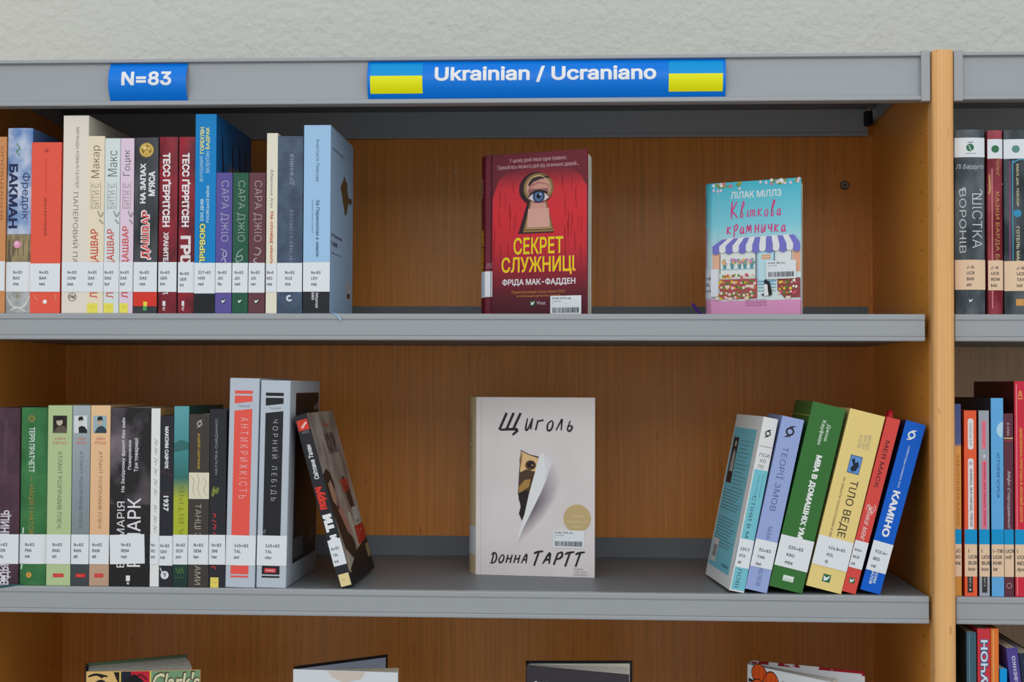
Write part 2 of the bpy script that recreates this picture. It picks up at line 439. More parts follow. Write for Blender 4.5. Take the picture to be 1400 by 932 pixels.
b.inputs['Base Color'].default_value = (*lin((212, 212, 203)), 1); b.inputs['Roughness'].default_value = .85
WALLM = m
q = MB(); q.box(-3, 2.5, D+.03, D+.13, -1.37, 1.4, WALLM); o = q.build('wall_back'); o['kind'] = 'structure'; o['label'] = 'pale grey stucco wall behind the bookcase'
q = MB(); q.box(-3, 2.5, -3.5, D+.03, -1.40, -1.37, nmat((120, 112, 100), (134, 126, 114), 60, .5)); o = q.build('floor'); o['kind'] = 'structure'

# ------------------------------------------------------------------ bookcase carcass
WB = woodmat('veneer_back', (224, 140, 58), (238, 154, 68), (196, 116, 46), .18, .34, 1)
WS = woodmat('veneer_side', (234, 154, 60), (246, 166, 72), (200, 124, 48), .07, .36, 4, 1)
WP = woodmat('solid_beech', (236, 176, 110), (246, 190, 124), (204, 140, 80), .09, .40, 8)
GREY = mat((156, 159, 162), .38, .4); GREYD = mat((116, 120, 124), .45, .3); DARKM = mat((70, 70, 74), .5)  # GREYD: same metal darkened, painting the shade on inner shelf parts
ZT = .574; ZB = .5231
zpost = at(1290, 68, -.012).z
case = empty('bookcase', (0, 0, -1.37)); tag(case, 'beech wood library bookcase with grey metal shelves full of books', 'bookcase')
def sub(o):
    o.parent = case; o.matrix_parent_inverse = Matrix.Translation((0, 0, 1.37)); return o
XR2 = PW+1.05
for xi in (XL-PW, 0, XR2):
    q = MB(); q.box(xi, xi+PW, .012, D, -1.37, zpost-.004, WS); o = sub(q.build('side_panel'))
    # solid rounded edge
    r = .0085; pts = [(xi+PW, .012), (xi, .012)]
    for k in range(7): a = math.pi+k*math.pi/12; pts.append((xi+r+r*math.cos(a), -.014+r+r*math.sin(a)))
    for k in range(7): a = 1.5*math.pi+k*math.pi/12; pts.append((xi+PW-r+r*math.cos(a), -.014+r+r*math.sin(a)))
    q = MB(); q.prism(pts, -1.37, zpost, WP); o = sub(q.build('edge_post', smooth=True)); bevel(o, .0015, 3, 60)
    holes = MB(); HM = mat((60, 34, 14), .8)
    for sgn, X in ((-1, xi-.00005), (1, xi+PW+.00005)):
        for yy in (.045, .30):
            z = -1.2
            while z < .5:
                vs = [(X, yy+.0016*math.cos(k*math.pi/4), z+.0016*math.sin(k*math.pi/4)) for k in range(8)]
                holes.add(vs, [tuple(range(8))], HM); z += .032
    o = sub(holes.build('pin_hole', fix=False)); o['kind'] = 'stuff'
for i, (x0, x1) in enumerate(((XL, 0), (PW, XR2))):
    q = MB(); q.box(x0, x1, D-.004, D+.008, -1.37, ZT-.01, WB if i == 0 else woodmat('veneer_back_right', (190, 156, 124), (204, 170, 136), (150, 116, 84), .12, .5, 3))
    sub(q.build('back_panel'))
# screw in the back panel
sp = at(1155, 253, D-.0045)
q = MB(); n = 18
vs = [(sp.x+.0062*math.cos(k*2*math.pi/n), D-.0042, sp.z+.0062*math.sin(k*2*math.pi/n)) for k in range(n)]+[(sp.x+.0045*math.cos(k*2*math.pi/n), D-.0065, sp.z+.0045*math.sin(k*2*math.pi/n)) for k in range(n)]
q.add(vs, [(k, (k+1) % n, n+(k+1) % n, n+k) for k in range(n)]+[tuple(range(n, 2*n))], mat((120, 108, 92), .35, .5, .6))
vs = [(sp.x+.0017*math.cos(k*math.pi/3), D-.00655, sp.z+.0017*math.sin(k*math.pi/3)) for k in range(6)]
q.add(vs, [tuple(range(6))], mat((20, 18, 16)))
o = sub(q.build('screw', fix=False)); o['label'] = 'small round metal screw head'

sp = at(623, 234, D-.0045)
q = MB(); n = 12; vs = [(sp.x+.0016*math.cos(k*2*math.pi/n), D-.0042, sp.z+.0016*math.sin(k*2*math.pi/n)) for k in range(n)]+[(sp.x, D-.0056, sp.z)]
q.add(vs, [(k, (k+1) % n, n) for k in range(n)], mat((240, 232, 214), .2, .8, .3)); o = sub(q.build('nail', fix=False)); o['label'] = 'tiny bright nail head'  # near-white colour paints the glint on the head
# ------------------------------------------------------------------ metal shelves
def make_shelf(x0, x1, z, label):
    root = empty('metal_shelf', ((x0+x1)/2, 0, z)); tag(root, label, 'shelf', 'grey metal shelves')
    a, b = x0-(x0+x1)/2, x1-(x0+x1)/2
    q = MB(); q.box(a, b, .010, D-.006, -.0012, 0, GREYD); q.build('shelf_plate', root)
    P = [(.011, 0), (.0016, 0), (.0005, -.0005), (0, -.0014), (0, -.0058), (.0013, -.0062), (.0013, -.0070), (.0005, -.0076),
         (.0005, -.0232), (.0012, -.0238), (.0003, -.0244), (0, -.0250), (0, -.0278), (.0008, -.0286), (.010, -.0288), (.010, -.0272), (.0022, -.0270), (.0022, -.0014), (.011, -.0014)]
    q = MB(); q.xprism(P, a, b, GREY); q.build('front_lip', root)
    q = MB(); q.box(a, b, D-.0072, D-.006, -.026, .0251, GREYD); q.build('back_lip', root)
    q = MB(); q.box(a, b, .012, D-.010, -.0262, -.0250, GREYD); q.build('underside_panel', root)
    for X in (a, b):
        q = MB(); q.box(X-(.0012 if X > 0 else 0), X+(.0012 if X < 0 else 0), .0024, D-.0074, -.0245, -.0013, GREYD); q.build('end_flange', root)
    return root
sh1 = make_shelf(XL+.004, -.0065, Z1, 'grey metal shelf under the red keyhole book, upper of the main bay')
sh2 = make_shelf(XL+.004, -.0035, Z2, 'grey metal shelf under the torn paper cover book, middle of the main bay')
sh3 = make_shelf(XL+.004, -.0035, Z3, 'grey metal shelf below the picture edge carrying the half open books')
make_shelf(PW+.0025, XR2-.004, Z1, 'short visible end of grey shelf right of the post, under the film-covered dark books')
make_shelf(PW+.0025, XR2-.004, Z2, 'short visible end of grey shelf right of the post, under the blue-striped books')
make_shelf(PW+.0025, XR2-.004, Z3, 'grey shelf right of the post below the picture edge')

# ------------------------------------------------------------------ header canopies
zr1, zr0 = at(900, 157, .31).z, at(900, 187, .31).z
def make_header(x0, x1, label):
    root = empty('header_canopy', ((x0+x1)/2, 0, ZB)); tag(root, label, 'shelf canopy', 'grey metal header canopies')
    root_x = (x0+x1)/2; a, b = x0-root_x, x1-root_x; H = ZT-ZB
    P = [(.010, H), (-.004, H), (-.005, H-.0006), (-.005, H-.0034), (-.004, H-.004), (0, H-.004), (0, .0052), (-.004, .0052), (-.005, .0046), (-.005, .0008), (-.004, 0),
         (.012, 0), (.012, .0012), (.0012, .0012), (.0012, H-.0012), (.010, H-.0012)]
    q = MB(); q.xprism(P, a+.0095, b-.0095, GREY); q.build('fascia', root)
    q = MB(); q.box(a, b, .010, D-.006, H-.0014, H, GREYD); q.build('top_plate', root)
    for X in (a, b-.0095):
        q = MB(); q.box(X, X+.0095, -.0068, .0035, -.0015, H+.0015, GREY); bevel(q.build('end_cap', root), .0006)
    y1 = .3155; q = MB(); q.xprism([(y1, zr0-ZB+.004), (y1-.004, zr0-ZB+.004), (y1-.004, zr0-ZB), (y1+.003, zr0-ZB), (y1+.003, H-.0015), (y1, H-.0015)], a, b-.008, GREY); q.build('rear_rail', root)
    q = MB(); ztp = H-.0015
    za, zb_ = at(1199, 170, .318).z-ZB, at(1226, 143, .192).z-ZB
    for X in (a+.001, b-.0022):
        q = MB(); v = [(y, z) for y, z in ((.335, ztp), (.335, za), (.318, za), (.192, zb_), (.10, ztp))]
        q.xprism(v, X, X+.0012, GREY); q.build('gusset', root)
        q = MB(); sg_ = 1 if X < 0 else -1; x_ = X+sg_*.0015
        q.box(min(x_, x_+sg_*.010), max(x_, x_+sg_*.010), .300, .314, zr0-ZB+.012, zr1-ZB+.002, mat((26, 26, 30), .5)); bevel(q.build('rail_clip', root), .002)
    return root
h1 = make_header(XL+.0015, -.0012, 'long grey metal canopy carrying the two blue paper signs')
h2 = make_header(PW+.0008, XR2-.0015, 'grey metal canopy right of the wooden post, no sign')

# ------------------------------------------------------------------ paper signs
def make_sign(x0, x1, label, fn):
    X0, X1 = at(x0, 112, -.004).x, at(x1, 112, -.004).x; z0, z1 = ZB+.0055, ZT-.0044; Hs = z1-z0
    root = empty('section_sign', (X0, -.0008, z0)); tag(root, label, 'sign')
    F = Face((0, 0, 0), (1, 0, 0), (0, 0, 1), (0, -1, 0), X1-X0, Hs, (x0, x1, 0, 1), 0, .0085)
    q = MB(); W_ = X1-X0; fr = []; n = 20; 
    for k in range(n+1):
        zz = Hs*k/n; yy = -.0085*(1-(2*k/n-1)**2); fr.append((yy, zz))
    bk = [(y+.0005, z) for y, z in fr[::-1]]
    q.xprism(fr+bk, 0, W_, mat((0, 118, 218), .35)); q.build('paper_sheet', root, smooth=True)
    P = Print(F); fn(P); P.build(root)
def sign1(P): P.text('sign_lettering', (235, 243, 252), 'N=83', 168, 236, .24, .62, fk='i', bold=.026, res=4)
def sign2(P):
    for k, (xa, xb) in enumerate(((507, 579), (915, 988))):
        P.rect('flag#%d' % k, (0, 146, 212), xa, xb, .06, .42); P.rect('flag#%d' % k, (252, 230, 0), xa, xb, .42, .87)
    P.text('sign_lettering', (232, 242, 252), 'Ukrainian / Ucraniano', 596, 898, .17, .61, fk='i', bold=.024, res=4)
make_sign(150, 256, 'small bowed blue paper sign reading N=83 in the canopy', sign1)
make_sign(503, 992, 'long blue paper sign reading Ukrainian / Ucraniano between two blue and yellow flags', sign2)
#BOOKS#
# ================================================================== UPPER SHELF, left row
G1 = 'books in the row on the upper shelf'
LY0, LY1 = 358, 398.5
def lab1(R, F, lines, x=.22, **k): call_label(R, F, lines, x, LY0+k.pop('dy', 0), LY1+k.pop('dy2', 0), first=374+k.pop('fy', 0), step=7.8, em=.0054, **k)

R, F, t, h, d = upright(-26, 6.6, 187, Z1, (205, 140, 88), 'light brown book at the left edge of the upper row, mostly out of frame', G1)
P = Print(F); P.text('title_lettering', (150, 95, 52), 'ОПОВІДАННЯ', .75, .88, 200, 300, 'D'); P.build(R)
call_label(R, F, ['N=83'], .2, LY0-1, LY1-1, first=374, em=.0054)

sky = nmat((88, 128, 184), (214, 218, 230), 26, .25, (1, 1, 1), .42, .66)
R, F, t, h, d = upright(7.3, 42, 175, Z1, sky, 'blue sky and clouds hardcover with call mark BAC cha', G1, kind='hard', bow=.002, side=(70, 100, 150))
P = Print(F)
P.rect('cover_picture', nmat((90, 84, 72), (160, 140, 104), 120, .3, (1, 1, .3)), 0, 1, 320, 358); P.rect('cover_picture', nmat((150, 152, 150), (184, 186, 184), 60, .2), 0, 1, 398, 427.3)
for k in range(5): P.rect('cover_picture', (96, 78, 56), .08+.2*k, .11+.2*k, 328, 350)
P.ell('cover_picture', (225, 150, 180), .45, 334, .15); P.ell('cover_picture', (235, 185, 205), .42, 333, .07)
P.stroke('cover_picture', (90, 140, 110), [[(.36, 196), (.5, 203), (.38, 207), (.52, 213)]], .0016)
P.stroke('cover_picture', (210, 212, 210), [[(.05, 405), (.3, 418), (.7, 419), (.95, 404)], [(.2, 424), (.5, 420), (.8, 425)]], .0016)
P.text('author_name', (34, 44, 82), 'БАКМАН', .08, .44, 224, 312, 'D', bold=.03); P.text('author_name', (44, 62, 108), 'Фредрік', .55, .92, 236, 300, 'D', bold=.0)
P.text('publisher_mark', (150, 130, 100), '+', .35, .6, 401, 408); P.build(R)
lab1(R, F, ['N=83', 'BAC', 'cha'], .3)

R, F, t, h, d = upright(41.4, 82, 194.5, Z1, (230, 88, 68), 'orange red paperback with small ring mark, call mark BAH sad', G1)
P = Print(F); P.ell('publisher_mark', (110, 36, 34), .5, 206, .055, ring=.4)
P.text('author_name', (176, 62, 52), 'САД ГЕТСИМАНСЬКИЙ', .46, .52, 218, 263, 'D'); P.text('title_lettering', (112, 38, 36), 'ІВАН БАГРЯНИЙ', .44, .55, 271, 322, 'D')
P.ell('publisher_mark', (250, 235, 230), .5, 412, .07)
P.stroke('pale_streak', (240, 140, 120), [[(.12, 402), (.2, 408), (.28, 409)], [(.85, 402), (.86, 407), (.8, 410)]], .001); P.build(R)
lab1(R, F, ['N=83', 'BAH', 'sad'], .3, dy=2)

R, F, t, h, d = upright(84.6, 119, 158, Z1, (226, 216, 203), 'tall cream paperback with thin dark title, call mark COW pap', G1, dep=.155, side=(220, 214, 200))
P = Print(F); P.text('author_name', (96, 90, 84), 'МІРАНДА КОВАЛІ ГЕЛЛЕР', .48, .62, 174, 257, 'D', bold=-.004); P.text('title_lettering', (108, 98, 88), 'ПАПЕРОВИЙ ПАЛАЦ', .38, .66, 263, 387, 'D', bold=-.006)
P.ell('publisher_mark', (70, 64, 60), .42, 405.5, .17, ring=.14); P.text('publisher_mark', (70, 64, 60), 'РМ', .31, .53, 403, 408, bold=.02); P.build(R)
lab1(R, F, ['N=83', 'COW', 'pap'], .22)

for (x0, x1, yt, c, sc, nm, ny, who, ink) in ((119, 141.3, 186, (233, 217, 190), (170, 140, 100), 'Макар', (199, 243), 'cream', (90, 66, 50)),
        (141.8, 162.6, 189, (214, 221, 219), (120, 130, 128), 'Макс', (206, 241), 'pale mint', (60, 74, 82)), (163.2, 181.6, 189, (222, 200, 216), (150, 130, 150), 'Гоцик', (205, 240), 'pale lilac', (80, 60, 84))):
    R, F, t, h, d = upright(x0, x1, yt, Z1, c, who+' narrow paperback with red author lettering and yellow foot square', G1, side=sc)  # sc: cover colour darkened, painting the shade on the side boards
    P = Print(F); P.text('title_lettering', ink, nm, .2, .8, ny[0], ny[1], 'U', bold=-.008)
    g = tuple(int(v*.74) for v in c)
    P.text('title_lettering', g, 'БИТИ Є', .25, .68, 251, 285, 'U', bold=.0)
    for xx in (.17, .76): P.rect('title_lettering', g, xx, xx+.03, 249, 287)
    P.stroke('cover_picture', g, [[(.6, 288), (.8, 296), (.95, 290)], [(.7, 300), (.95, 306)]], .002)
    P.text('author_name', (205, 66, 52), 'ЛЮКО ДАШВАР', .18, .74, 313 if nm != 'Гоцик' else 309, 407, 'U', bold=.008)
    P.rect('publisher_mark', (244, 220, 90), .02, .66, 414, 427.2); P.text('publisher_mark', (190, 150, 60), 'КСД', .2, .5, 418, 420.5); P.build(R)
    lab1(R, F, ['N=83', 'DAS', 'byt'], .06, sx=.8)

R, F, t, h, d = upright(182.6, 214.6, 188, Z1, nmat((48, 50, 54), (78, 80, 84), 40, .22, (1, 1, .4)), 'black paperback with gold medallion and red author lettering, call mark DAS naz', G1)
P = Print(F); P.ell('medallion', (176, 142, 66), .5, 205, .31, n=28); P.ell('medallion', (214, 186, 100), .5, 205, .27, n=28); P.ell('medallion', (150, 112, 46), .5, 205, .22, n=24)
P.ell('medallion', (222, 200, 120), .42, 202, .09); P.ell('medallion', (214, 180, 90), .6, 203, .08); P.poly('medallion', (206, 172, 84), [(.35, 211), (.65, 211), (.58, 206), (.45, 205)])
P.text('title_lettering', (222, 222, 226), 'НА ЗАПАХ', .24, .48, 223, 278, 'U', bold=.035); P.text('title_lettering', (222, 222, 226), "М'ЯСА", .6, .88, 234, 268, 'U', bold=.035)
P.text('author_name', (236, 220, 220), 'ДАШВАР', .29, .74, 287, 355, 'U', bold=.05); P.text('author_name', (214, 52, 44), 'ДАШВАР', .34, .69, 289, 353, 'U', bold=.012)
P.rect('colour_band', (214, 54, 40), 0, 1, 398, 418); P.poly('publisher_mark', (236, 210, 70), [(.42, 412), (.6, 412), (.58, 418), (.44, 418)]); P.poly('publisher_mark', (70, 160, 90), [(.42, 418), (.58, 418), (.58, 424), (.42, 424)]); P.build(R)
lab1(R, F, ['N=83', 'DAS', 'naz'], .26)

for x0, x1, yt, tt, who in ((216, 241, 187, 0, 'dark red mottled paperback in film, call mark GER khr'), (243, 265, 187, 1, 'dark red mottled paperback in film, call mark GER hri, left of the tall blue book')):
    R, F, t, h, d = upright(x0, x1, yt, Z1, nmat((84, 28, 38), (156, 38, 52), 40, .25, (1, 1, .6), .35, .65, seed=tt), who, G1, side=(70, 72, 78), bow=.0012)
    P = Print(F); P.text('author_name', (232, 224, 226), 'ТЕСС ҐЕРРІТСЕН', .2, .68 if tt == 0 else .74, 209, 310, 'D', bold=.03)
    if tt == 0: P.text('title_lettering', (222, 212, 214), 'ХРАНИТЕЛЬ СМЕРТІ', .27, .56, 317, 402, 'D', bold=.035)
    else: P.text('title_lettering', (226, 216, 216), 'ГРІХИ', .14, .78, 322, 385, 'D', bold=.04)
    P.rect('publisher_mark', (226, 222, 222), .26, .42, 411, 417.5); P.stroke('publisher_mark', (226, 222, 222), [[(.28, 419), (.4, 420), (.28, 422), (.4, 424)]], .0008); P.build(R)
    lab1(R, F, ['N=83', 'GER', 'khr' if tt == 0 else 'hri'], .12, dy2=0 if tt == 0 else 1, fy=tt*1.5)

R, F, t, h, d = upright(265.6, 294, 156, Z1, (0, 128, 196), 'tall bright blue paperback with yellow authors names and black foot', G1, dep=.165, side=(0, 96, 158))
P = Print(F); Yc = (236, 226, 110); Wc = (196, 226, 240)
P.text('author_name', Yc, 'ГОРБУЛІН', .22, .42, 174, 210, 'U', bold=.02); P.text('author_name', Wc, 'ВОЛОДИМИР', .22, .4, 213, 248, 'U', bold=-.005)
P.text('author_name', Yc, 'БАДРАК', .5, .70, 174, 204, 'U', bold=.02); P.text('author_name', Wc, 'ВАЛЕНТИН', .5, .68, 207, 236, 'U', bold=-.005)
P.text('title_lettering', Wc, '200 ДНІВ', .26, .44, 272, 302, 'U', bold=.015); P.text('title_lettering', Wc, 'РОСІЙСЬКОЇ ВІЙНИ', .52, .68, 254, 304, 'U', bold=.01)
P.text('title_lettering', (40, 90, 120), 'НАД ПРІРВОЮ', .2, .6, 304, 394, 'U', bold=.05); P.text('title_lettering', Yc, 'НАД ПРІРВОЮ', .24, .56, 305.5, 392.5, 'U', bold=.02)
P.rect('colour_band', (28, 30, 34), 0, 1, 401, 427.3); P.build(R)
F2 = right_face(t, h, d, (0, 1, 0, 1)); P = Print(F2)
for xx in (.14, .42, .62, .8): P.poly('cover_picture', (0, 40, 74), [(xx, .1), (xx+.03, .1), (xx+.1, .35), (xx+.07, .6)])
P.text('cover_title', (176, 128, 50), 'НАД', .34, .62, .22, .29); P.text('cover_title', (176, 128, 50), 'ПРІРВОЮ', .30, .9, .32, .39); P.build(R)
lab1(R, F, ['327=83', 'HOR', 'nad'], .18, dy=1, dy2=2, sx=.8)

for x0, x1, c, cn, mk, xs in ((294.6, 316.5, (92, 80, 150), 'purple', 'fla', 0), (317.6, 338.8, (36, 88, 66), 'dark green', 'nad', 1), (339.8, 362, (100, 58, 66), 'maroon', 'ran', 2)):
    R, F, t, h, d = upright(x0, x1, 236, Z1, c, cn+' small paperback with thin white author name, call mark JIO '+mk, G1, dep=.13)
    P = Print(F); lt = tuple(min(240, int(v*.35+150)) for v in c)
    P.text('author_name', lt, 'САРА ДЖІО', .24, .78, 247, 330, 'D', bold=-.012)
    P.stroke('title_lettering', lt, [[(.3, 340), (.62, 343), (.66, 350), (.45, 349), (.5, 343)], [(.35, 356), (.5, 352), (.62, 358), (.5, 363)]] if xs == 0 else
             [[(.66, 340), (.35, 345), (.3, 351), (.6, 349), (.6, 355), (.3, 357)], [(.2, 352), (.3, 358), (.5, 360)]] if xs == 1 else
             [[(.4, 338), (.72, 341), (.6, 348), (.3, 347)], [(.5, 352), (.3, 356), (.6, 360)]], .0011)
    logo_tick(P, .5, 411, .3, tuple(int(v*.75) for v in c), (205, 235, 215)); P.build(R)
    lab1(R, F, ['N=83', 'JIO', mk], .14, dy=1, dy2=1, sx=.82)

R, F, t, h, d = upright(363.6, 378.4, 182, Z1, (228, 220, 200), 'thin cream paperback with orange title, call mark KIO nas', G1, side=(206, 204, 196))
P = Print(F); P.text('author_name', (120, 112, 108), 'Марина Кіо', .3, .6, 232, 284, 'D', slant=.05); P.text('title_lettering', (190, 92, 48), 'На сповіді нікотину', .3, .66, 289, 372, 'D', bold=.02); P.build(R)
lab1(R, F, ['N=8', 'KIO', 'nas'], .08, sx=.8, dy=2)

R, F, t, h, d = upright(378.8, 413, 186, Z1, nmat((62, 76, 96), (76, 92, 114), 60, .25), 'slate blue grey paperback with spaced pale lettering, call mark KUZ dra', G1, side=(60, 80, 110))
P = Print(F)
for i, ch in enumerate('Драбина'): P.text('title_lettering', (148, 160, 176), ch, .48, .62 if i else .68, 248-i*6.2, 252.5-i*6.2, 'U')
for i, ch in enumerate('Євгенія Кузнєцова'):
    if ch != ' ': P.text('author_name', (128, 142, 160), ch, .48, .62, 356-i*4.3, 359-i*4.3, 'U')
P.ell('publisher_mark', (206, 214, 222), .5, 407, .13, a0=60, a1=330, ring=.55); P.build(R)
lab1(R, F, ['N=83', 'KUZ', 'dra'], .32, dy=1)

R, F, t, h, d = upright(414.4, 450.8, 171, Z1, (158, 194, 226), 'light blue paperback with brown map shape on its cover, right end of the row', G1, dep=.150, side=(158, 194, 226))
P = Print(F); P.text('author_name', (66, 92, 124), 'Анастасія Левкова', .46, .58, 190, 248, 'D'); P.text('title_lettering', (52, 80, 112), 'За Перекопом є земля', .44, .6, 273, 350, 'D', bold=.012); P.text('title_lettering', (84, 112, 142), 'Кримський роман', .3, .37, 274, 318, 'D')
P.rect('colour_band', (36, 36, 40), 0, 1, 397, 427.3); P.text('publisher_mark', (206, 208, 212), 'Лабораторія', .45, .58, 399, 420, 'D', bold=.015); P.text('publisher_mark', (206, 208, 212), 'книги', .32, .42, 399, 409, 'D', bold=.015); P.build(R)
P = Print(right_face(t, h, d, (0, 1, 0, 1)))
P.poly('cover_map', (98, 80, 50), [(.52, .25), (.6, .21), (.66, .24), (.72, .235), (.74, .29), (.8, .32), (.93, .31), (.95, .33), (.88, .35), (.80, .345), (.74, .38), (.7, .42), (.63, .43), (.58, .39), (.52, .36), (.5, .33), (.42, .3), (.44, .28)])
P.text('cover_title', (50, 66, 90), 'За Перекопом', .05, .5, .565, .59, bold=.01); P.text('cover_title', (50, 66, 90), 'є земля', .05, .3, .61, .635, bold=.01); P.text('cover_title', (80, 96, 120), 'Кримський роман', .05, .42, .665, .68)
P.text('cover_title', (60, 78, 104), 'Анастасія Левкова', .08, .55, .105, .12)
P.rect('sticker', (196, 200, 206), .68, .92, .80, .90); P.rect('sticker', (90, 60, 56), .74, .88, .86, .89); P.stroke('sticker', (60, 60, 64), [[(.76, .82), (.82, .83), (.78, .845)]], .0008); P.build(R)
lab1(R, F, ['N=83', 'LEV', 'zap'], .3, dy2=-.5)
# ribbon bookmark falling over the shelf edge
def ribbon(name, pts, w, col, label, group=None, wd=(1, 0, 0)):
    q = MB(); v = []; wv = Vector(wd)*w/2
    P_ = [Vector(p) for p in pts]
    for i in range(len(P_)): v += [P_[i]-wv, P_[i]+wv]
    m_ = len(v); up = Vector((0, -.0003, .0002)); v += [p+up for p in v]
    n_ = len(P_); fs = []
    for i in range(n_-1): fs += [(2*i, 2*i+1, 2*i+3, 2*i+2), (m_+2*i, m_+2*i+2, m_+2*i+3, m_+2*i+1), (2*i, 2*i+2, m_+2*i+2, m_+2*i), (2*i+1, m_+2*i+1, m_+2*i+3, 2*i+3)]
    q.add(v, fs, col); o = q.build(name, smooth=True); return o
a = at(452, 428, .004); 
P0 = at(2, 803, 0)
o = ribbon('ribbon_bookmark', [(P0.x-.06, -.0008, Z2-.0012), (P0.x-.02, -.0008, Z2-.0016), (P0.x, -.0006, Z2-.0012), (P0.x+.012, .000, Z2+.0004), (P0.x+.021, .004, Z2+.0005)], .0022, (34, 84, 84), '', wd=(0, .0, 1))
tag(o, 'dark teal ribbon bookmark lying along the middle shelf edge at far left', 'bookmark')
o = ribbon('ribbon_bookmark', [(a.x-.002, .030, Z1+.0006), (a.x, .006, Z1+.0006), (a.x+.004, -.0004, Z1+.0002), (a.x+.009, -.0012, Z1-.003), (a.x+.0125, -.0012, Z1-.008)], .0022, (150, 184, 208), '')
tag(o, 'pale blue ribbon bookmark drooping over the upper shelf edge', 'bookmark')
a = at(954, 424, .05)
o = ribbon('ribbon_bookmark', [(a.x+.02, .09, Z1+.0006), (a.x+.004, .05, Z1+.001), (a.x-.001, .048, Z1+.006), (a.x-.006, .046, Z1+.0135)], .004, (64, 34, 108), '')
tag(o, 'dark purple ribbon end beside the flower shop book', 'bookmark')
# ================================================================== MIDDLE SHELF, left row
G2 = 'books in the row on the middle shelf'
def lab2(R, F, lines, x=.25, **k): call_label(R, F, lines, x, 731+k.pop('dy', 0), 771.5+k.pop('dy2', 0), first=747+k.pop('fy', 0), step=8, em=.0056, **k)
R, F, t, h, d = upright(-14, 24.8, 557, Z2, nmat((66, 42, 52), (84, 58, 70), 30, .25), 'dark plum book cut by the left edge of the picture, call mark PON', G2, kind='hard', bow=.0015)
P = Print(F); P.text('author_name', (116, 92, 104), 'СЕРГІЙ ПОНОМАРЕНКО', .45, .6, 573, 650, 'D', bold=-.01); P.text('title_lettering', (206, 204, 212), 'ВІДЬМИН СИНИЦЬ', .36, .74, 698, 800, 'U', bold=.02)
P.stroke('title_lettering', (206, 190, 196), [[(.4, 774), (.5, 780), (.42, 786)]], .001)
P.rect('publisher_mark', (214, 212, 218), .42, .56, 788, 796); P.build(R); lab2(R, F, ['N=83', 'PON', 'vzy'], .28)
R, F, t, h, d = upright(25.6, 62.8, 557, Z2, nmat((44, 104, 56), (62, 124, 72), 30, .28), 'green hardcover with gold sun mark and white and gold lettering, call mark PRA', G2, kind='hard', bow=.0028)
P = Print(F); G_ = (168, 134, 56)
P.ell('sun_emblem', G_, .42, 572, .1, ring=.3)
for k in range(8):
    a_ = k*math.pi/4; P.stroke('sun_emblem', G_, [[(.42+.11*math.cos(a_), 572+4.2*math.sin(a_)), (.42+.15*math.cos(a_), 572+5.6*math.sin(a_))]], .0009)
P.text('author_name', (216, 226, 218), 'ТЕРРІ ПРАТЧЕТТ', .33, .54, 584, 646, 'D', bold=.012); P.rect('title_lettering', G_, .43, .45, 650, 659); P.text('title_lettering', G_, 'НАЦІЯ І НАТОВП', .33, .54, 663, 738, 'D', bold=.0)
P.ell('publisher_mark', (226, 158, 66), .38, 786.5, .1); P.text('publisher_mark', (54, 110, 62), 'с', .34, .42, 784, 788.5, bold=.02)
P.stroke('pale_streak', (206, 222, 208), [[(.14, 722), (.13, 730)], [(.1, 772), (.08, 779)]], .0018); P.build(R); lab2(R, F, ['N=83', 'PRA', 'nat'], .22)
for k, (x0, x1, c, side, who, mk, ink) in enumerate(((63.8, 96.4, (178, 196, 146), (150, 166, 120), 'light green', 'RAN', (104, 112, 88)), (97.4, 121.6, gradmat(((0, (62, 68, 70)), (.17, (66, 74, 76)), (.2, (122, 132, 136)), (.6, (140, 150, 156)), (1, (164, 174, 178))), 0, .19), (110, 116, 118), 'grey', 'RAN', (96, 106, 112)),
        (122.4, 149, gradmat(((0, (184, 150, 126)), (.2, (196, 160, 132)), (.24, (226, 180, 138)), (1, (238, 190, 144))), 0, .19), (180, 140, 104), 'peach', 'RAN', (150, 116, 86)))):
    R, F, t, h, d = upright(x0, x1, 554, Z2, c, who+' paperback with small portrait photo at top of spine, call mark RAN atl', G2, side=side)  # side: darker copy of the spine colour, shade painted in
    P = Print(F); bg = ((44, 36, 34), (212, 216, 218), (150, 176, 184))[k]
    x0_, x1_ = ((.2, .79), (.08, .82), (.12, .8))[k]
    P.rect('portrait_photo', bg, x0_, x1_, 568, 592)
    cx = (x0_+x1_)/2
    P.ell('portrait_photo', (196, 180, 164) if k == 0 else (206, 206, 204) if k == 1 else (184, 168, 150), cx-.02, 576.5, .13, 5.2)
    P.poly('portrait_photo', (26, 26, 28), [(cx-.15, 575), (cx-.1, 569.5), (cx+.1, 569), (cx+.18, 576), (cx+.1, 574)])
    P.poly('portrait_photo', (96, 84, 74) if k == 0 else (32, 34, 36) if k == 1 else (50, 66, 78), [(cx-.28 if k != 1 else cx-.1, 592), (cx-.12, 584), (cx+.05, 582), (cx+.22, 583), (x1_, 588), (x1_, 592)])
    P.ell('portrait_photo', (60, 50, 46), cx-.06, 575.5, .02); P.ell('portrait_photo', (60, 50, 46), cx+.04, 575.5, .02)
    P.text('author_name', (206, 128, 106) if k else (196, 140, 110), 'АЙН', .27, .72, 597, 601.5, bold=.01); P.text('author_name', (206, 128, 106) if k else (196, 140, 110), 'РЕНД', .22, .78, 603.5, 608, bold=.01)
    P.text('title_lettering', ink, 'АТЛАНТ РОЗПРАВИВ ПЛЕЧІ', .42, .6, 617, 723, 'D', bold=-.003)
    P.rect('publisher_mark', (206, 44, 40), .28, .72 if k != 1 else .82, 784.5, 789.5); P.text('publisher_mark', (230, 120, 110), 'НАШ', .36, .66, 786, 788.2); P.build(R); lab2(R, F, ['N=83', 'RAN', 'atl'], .24 if k == 0 else .14)

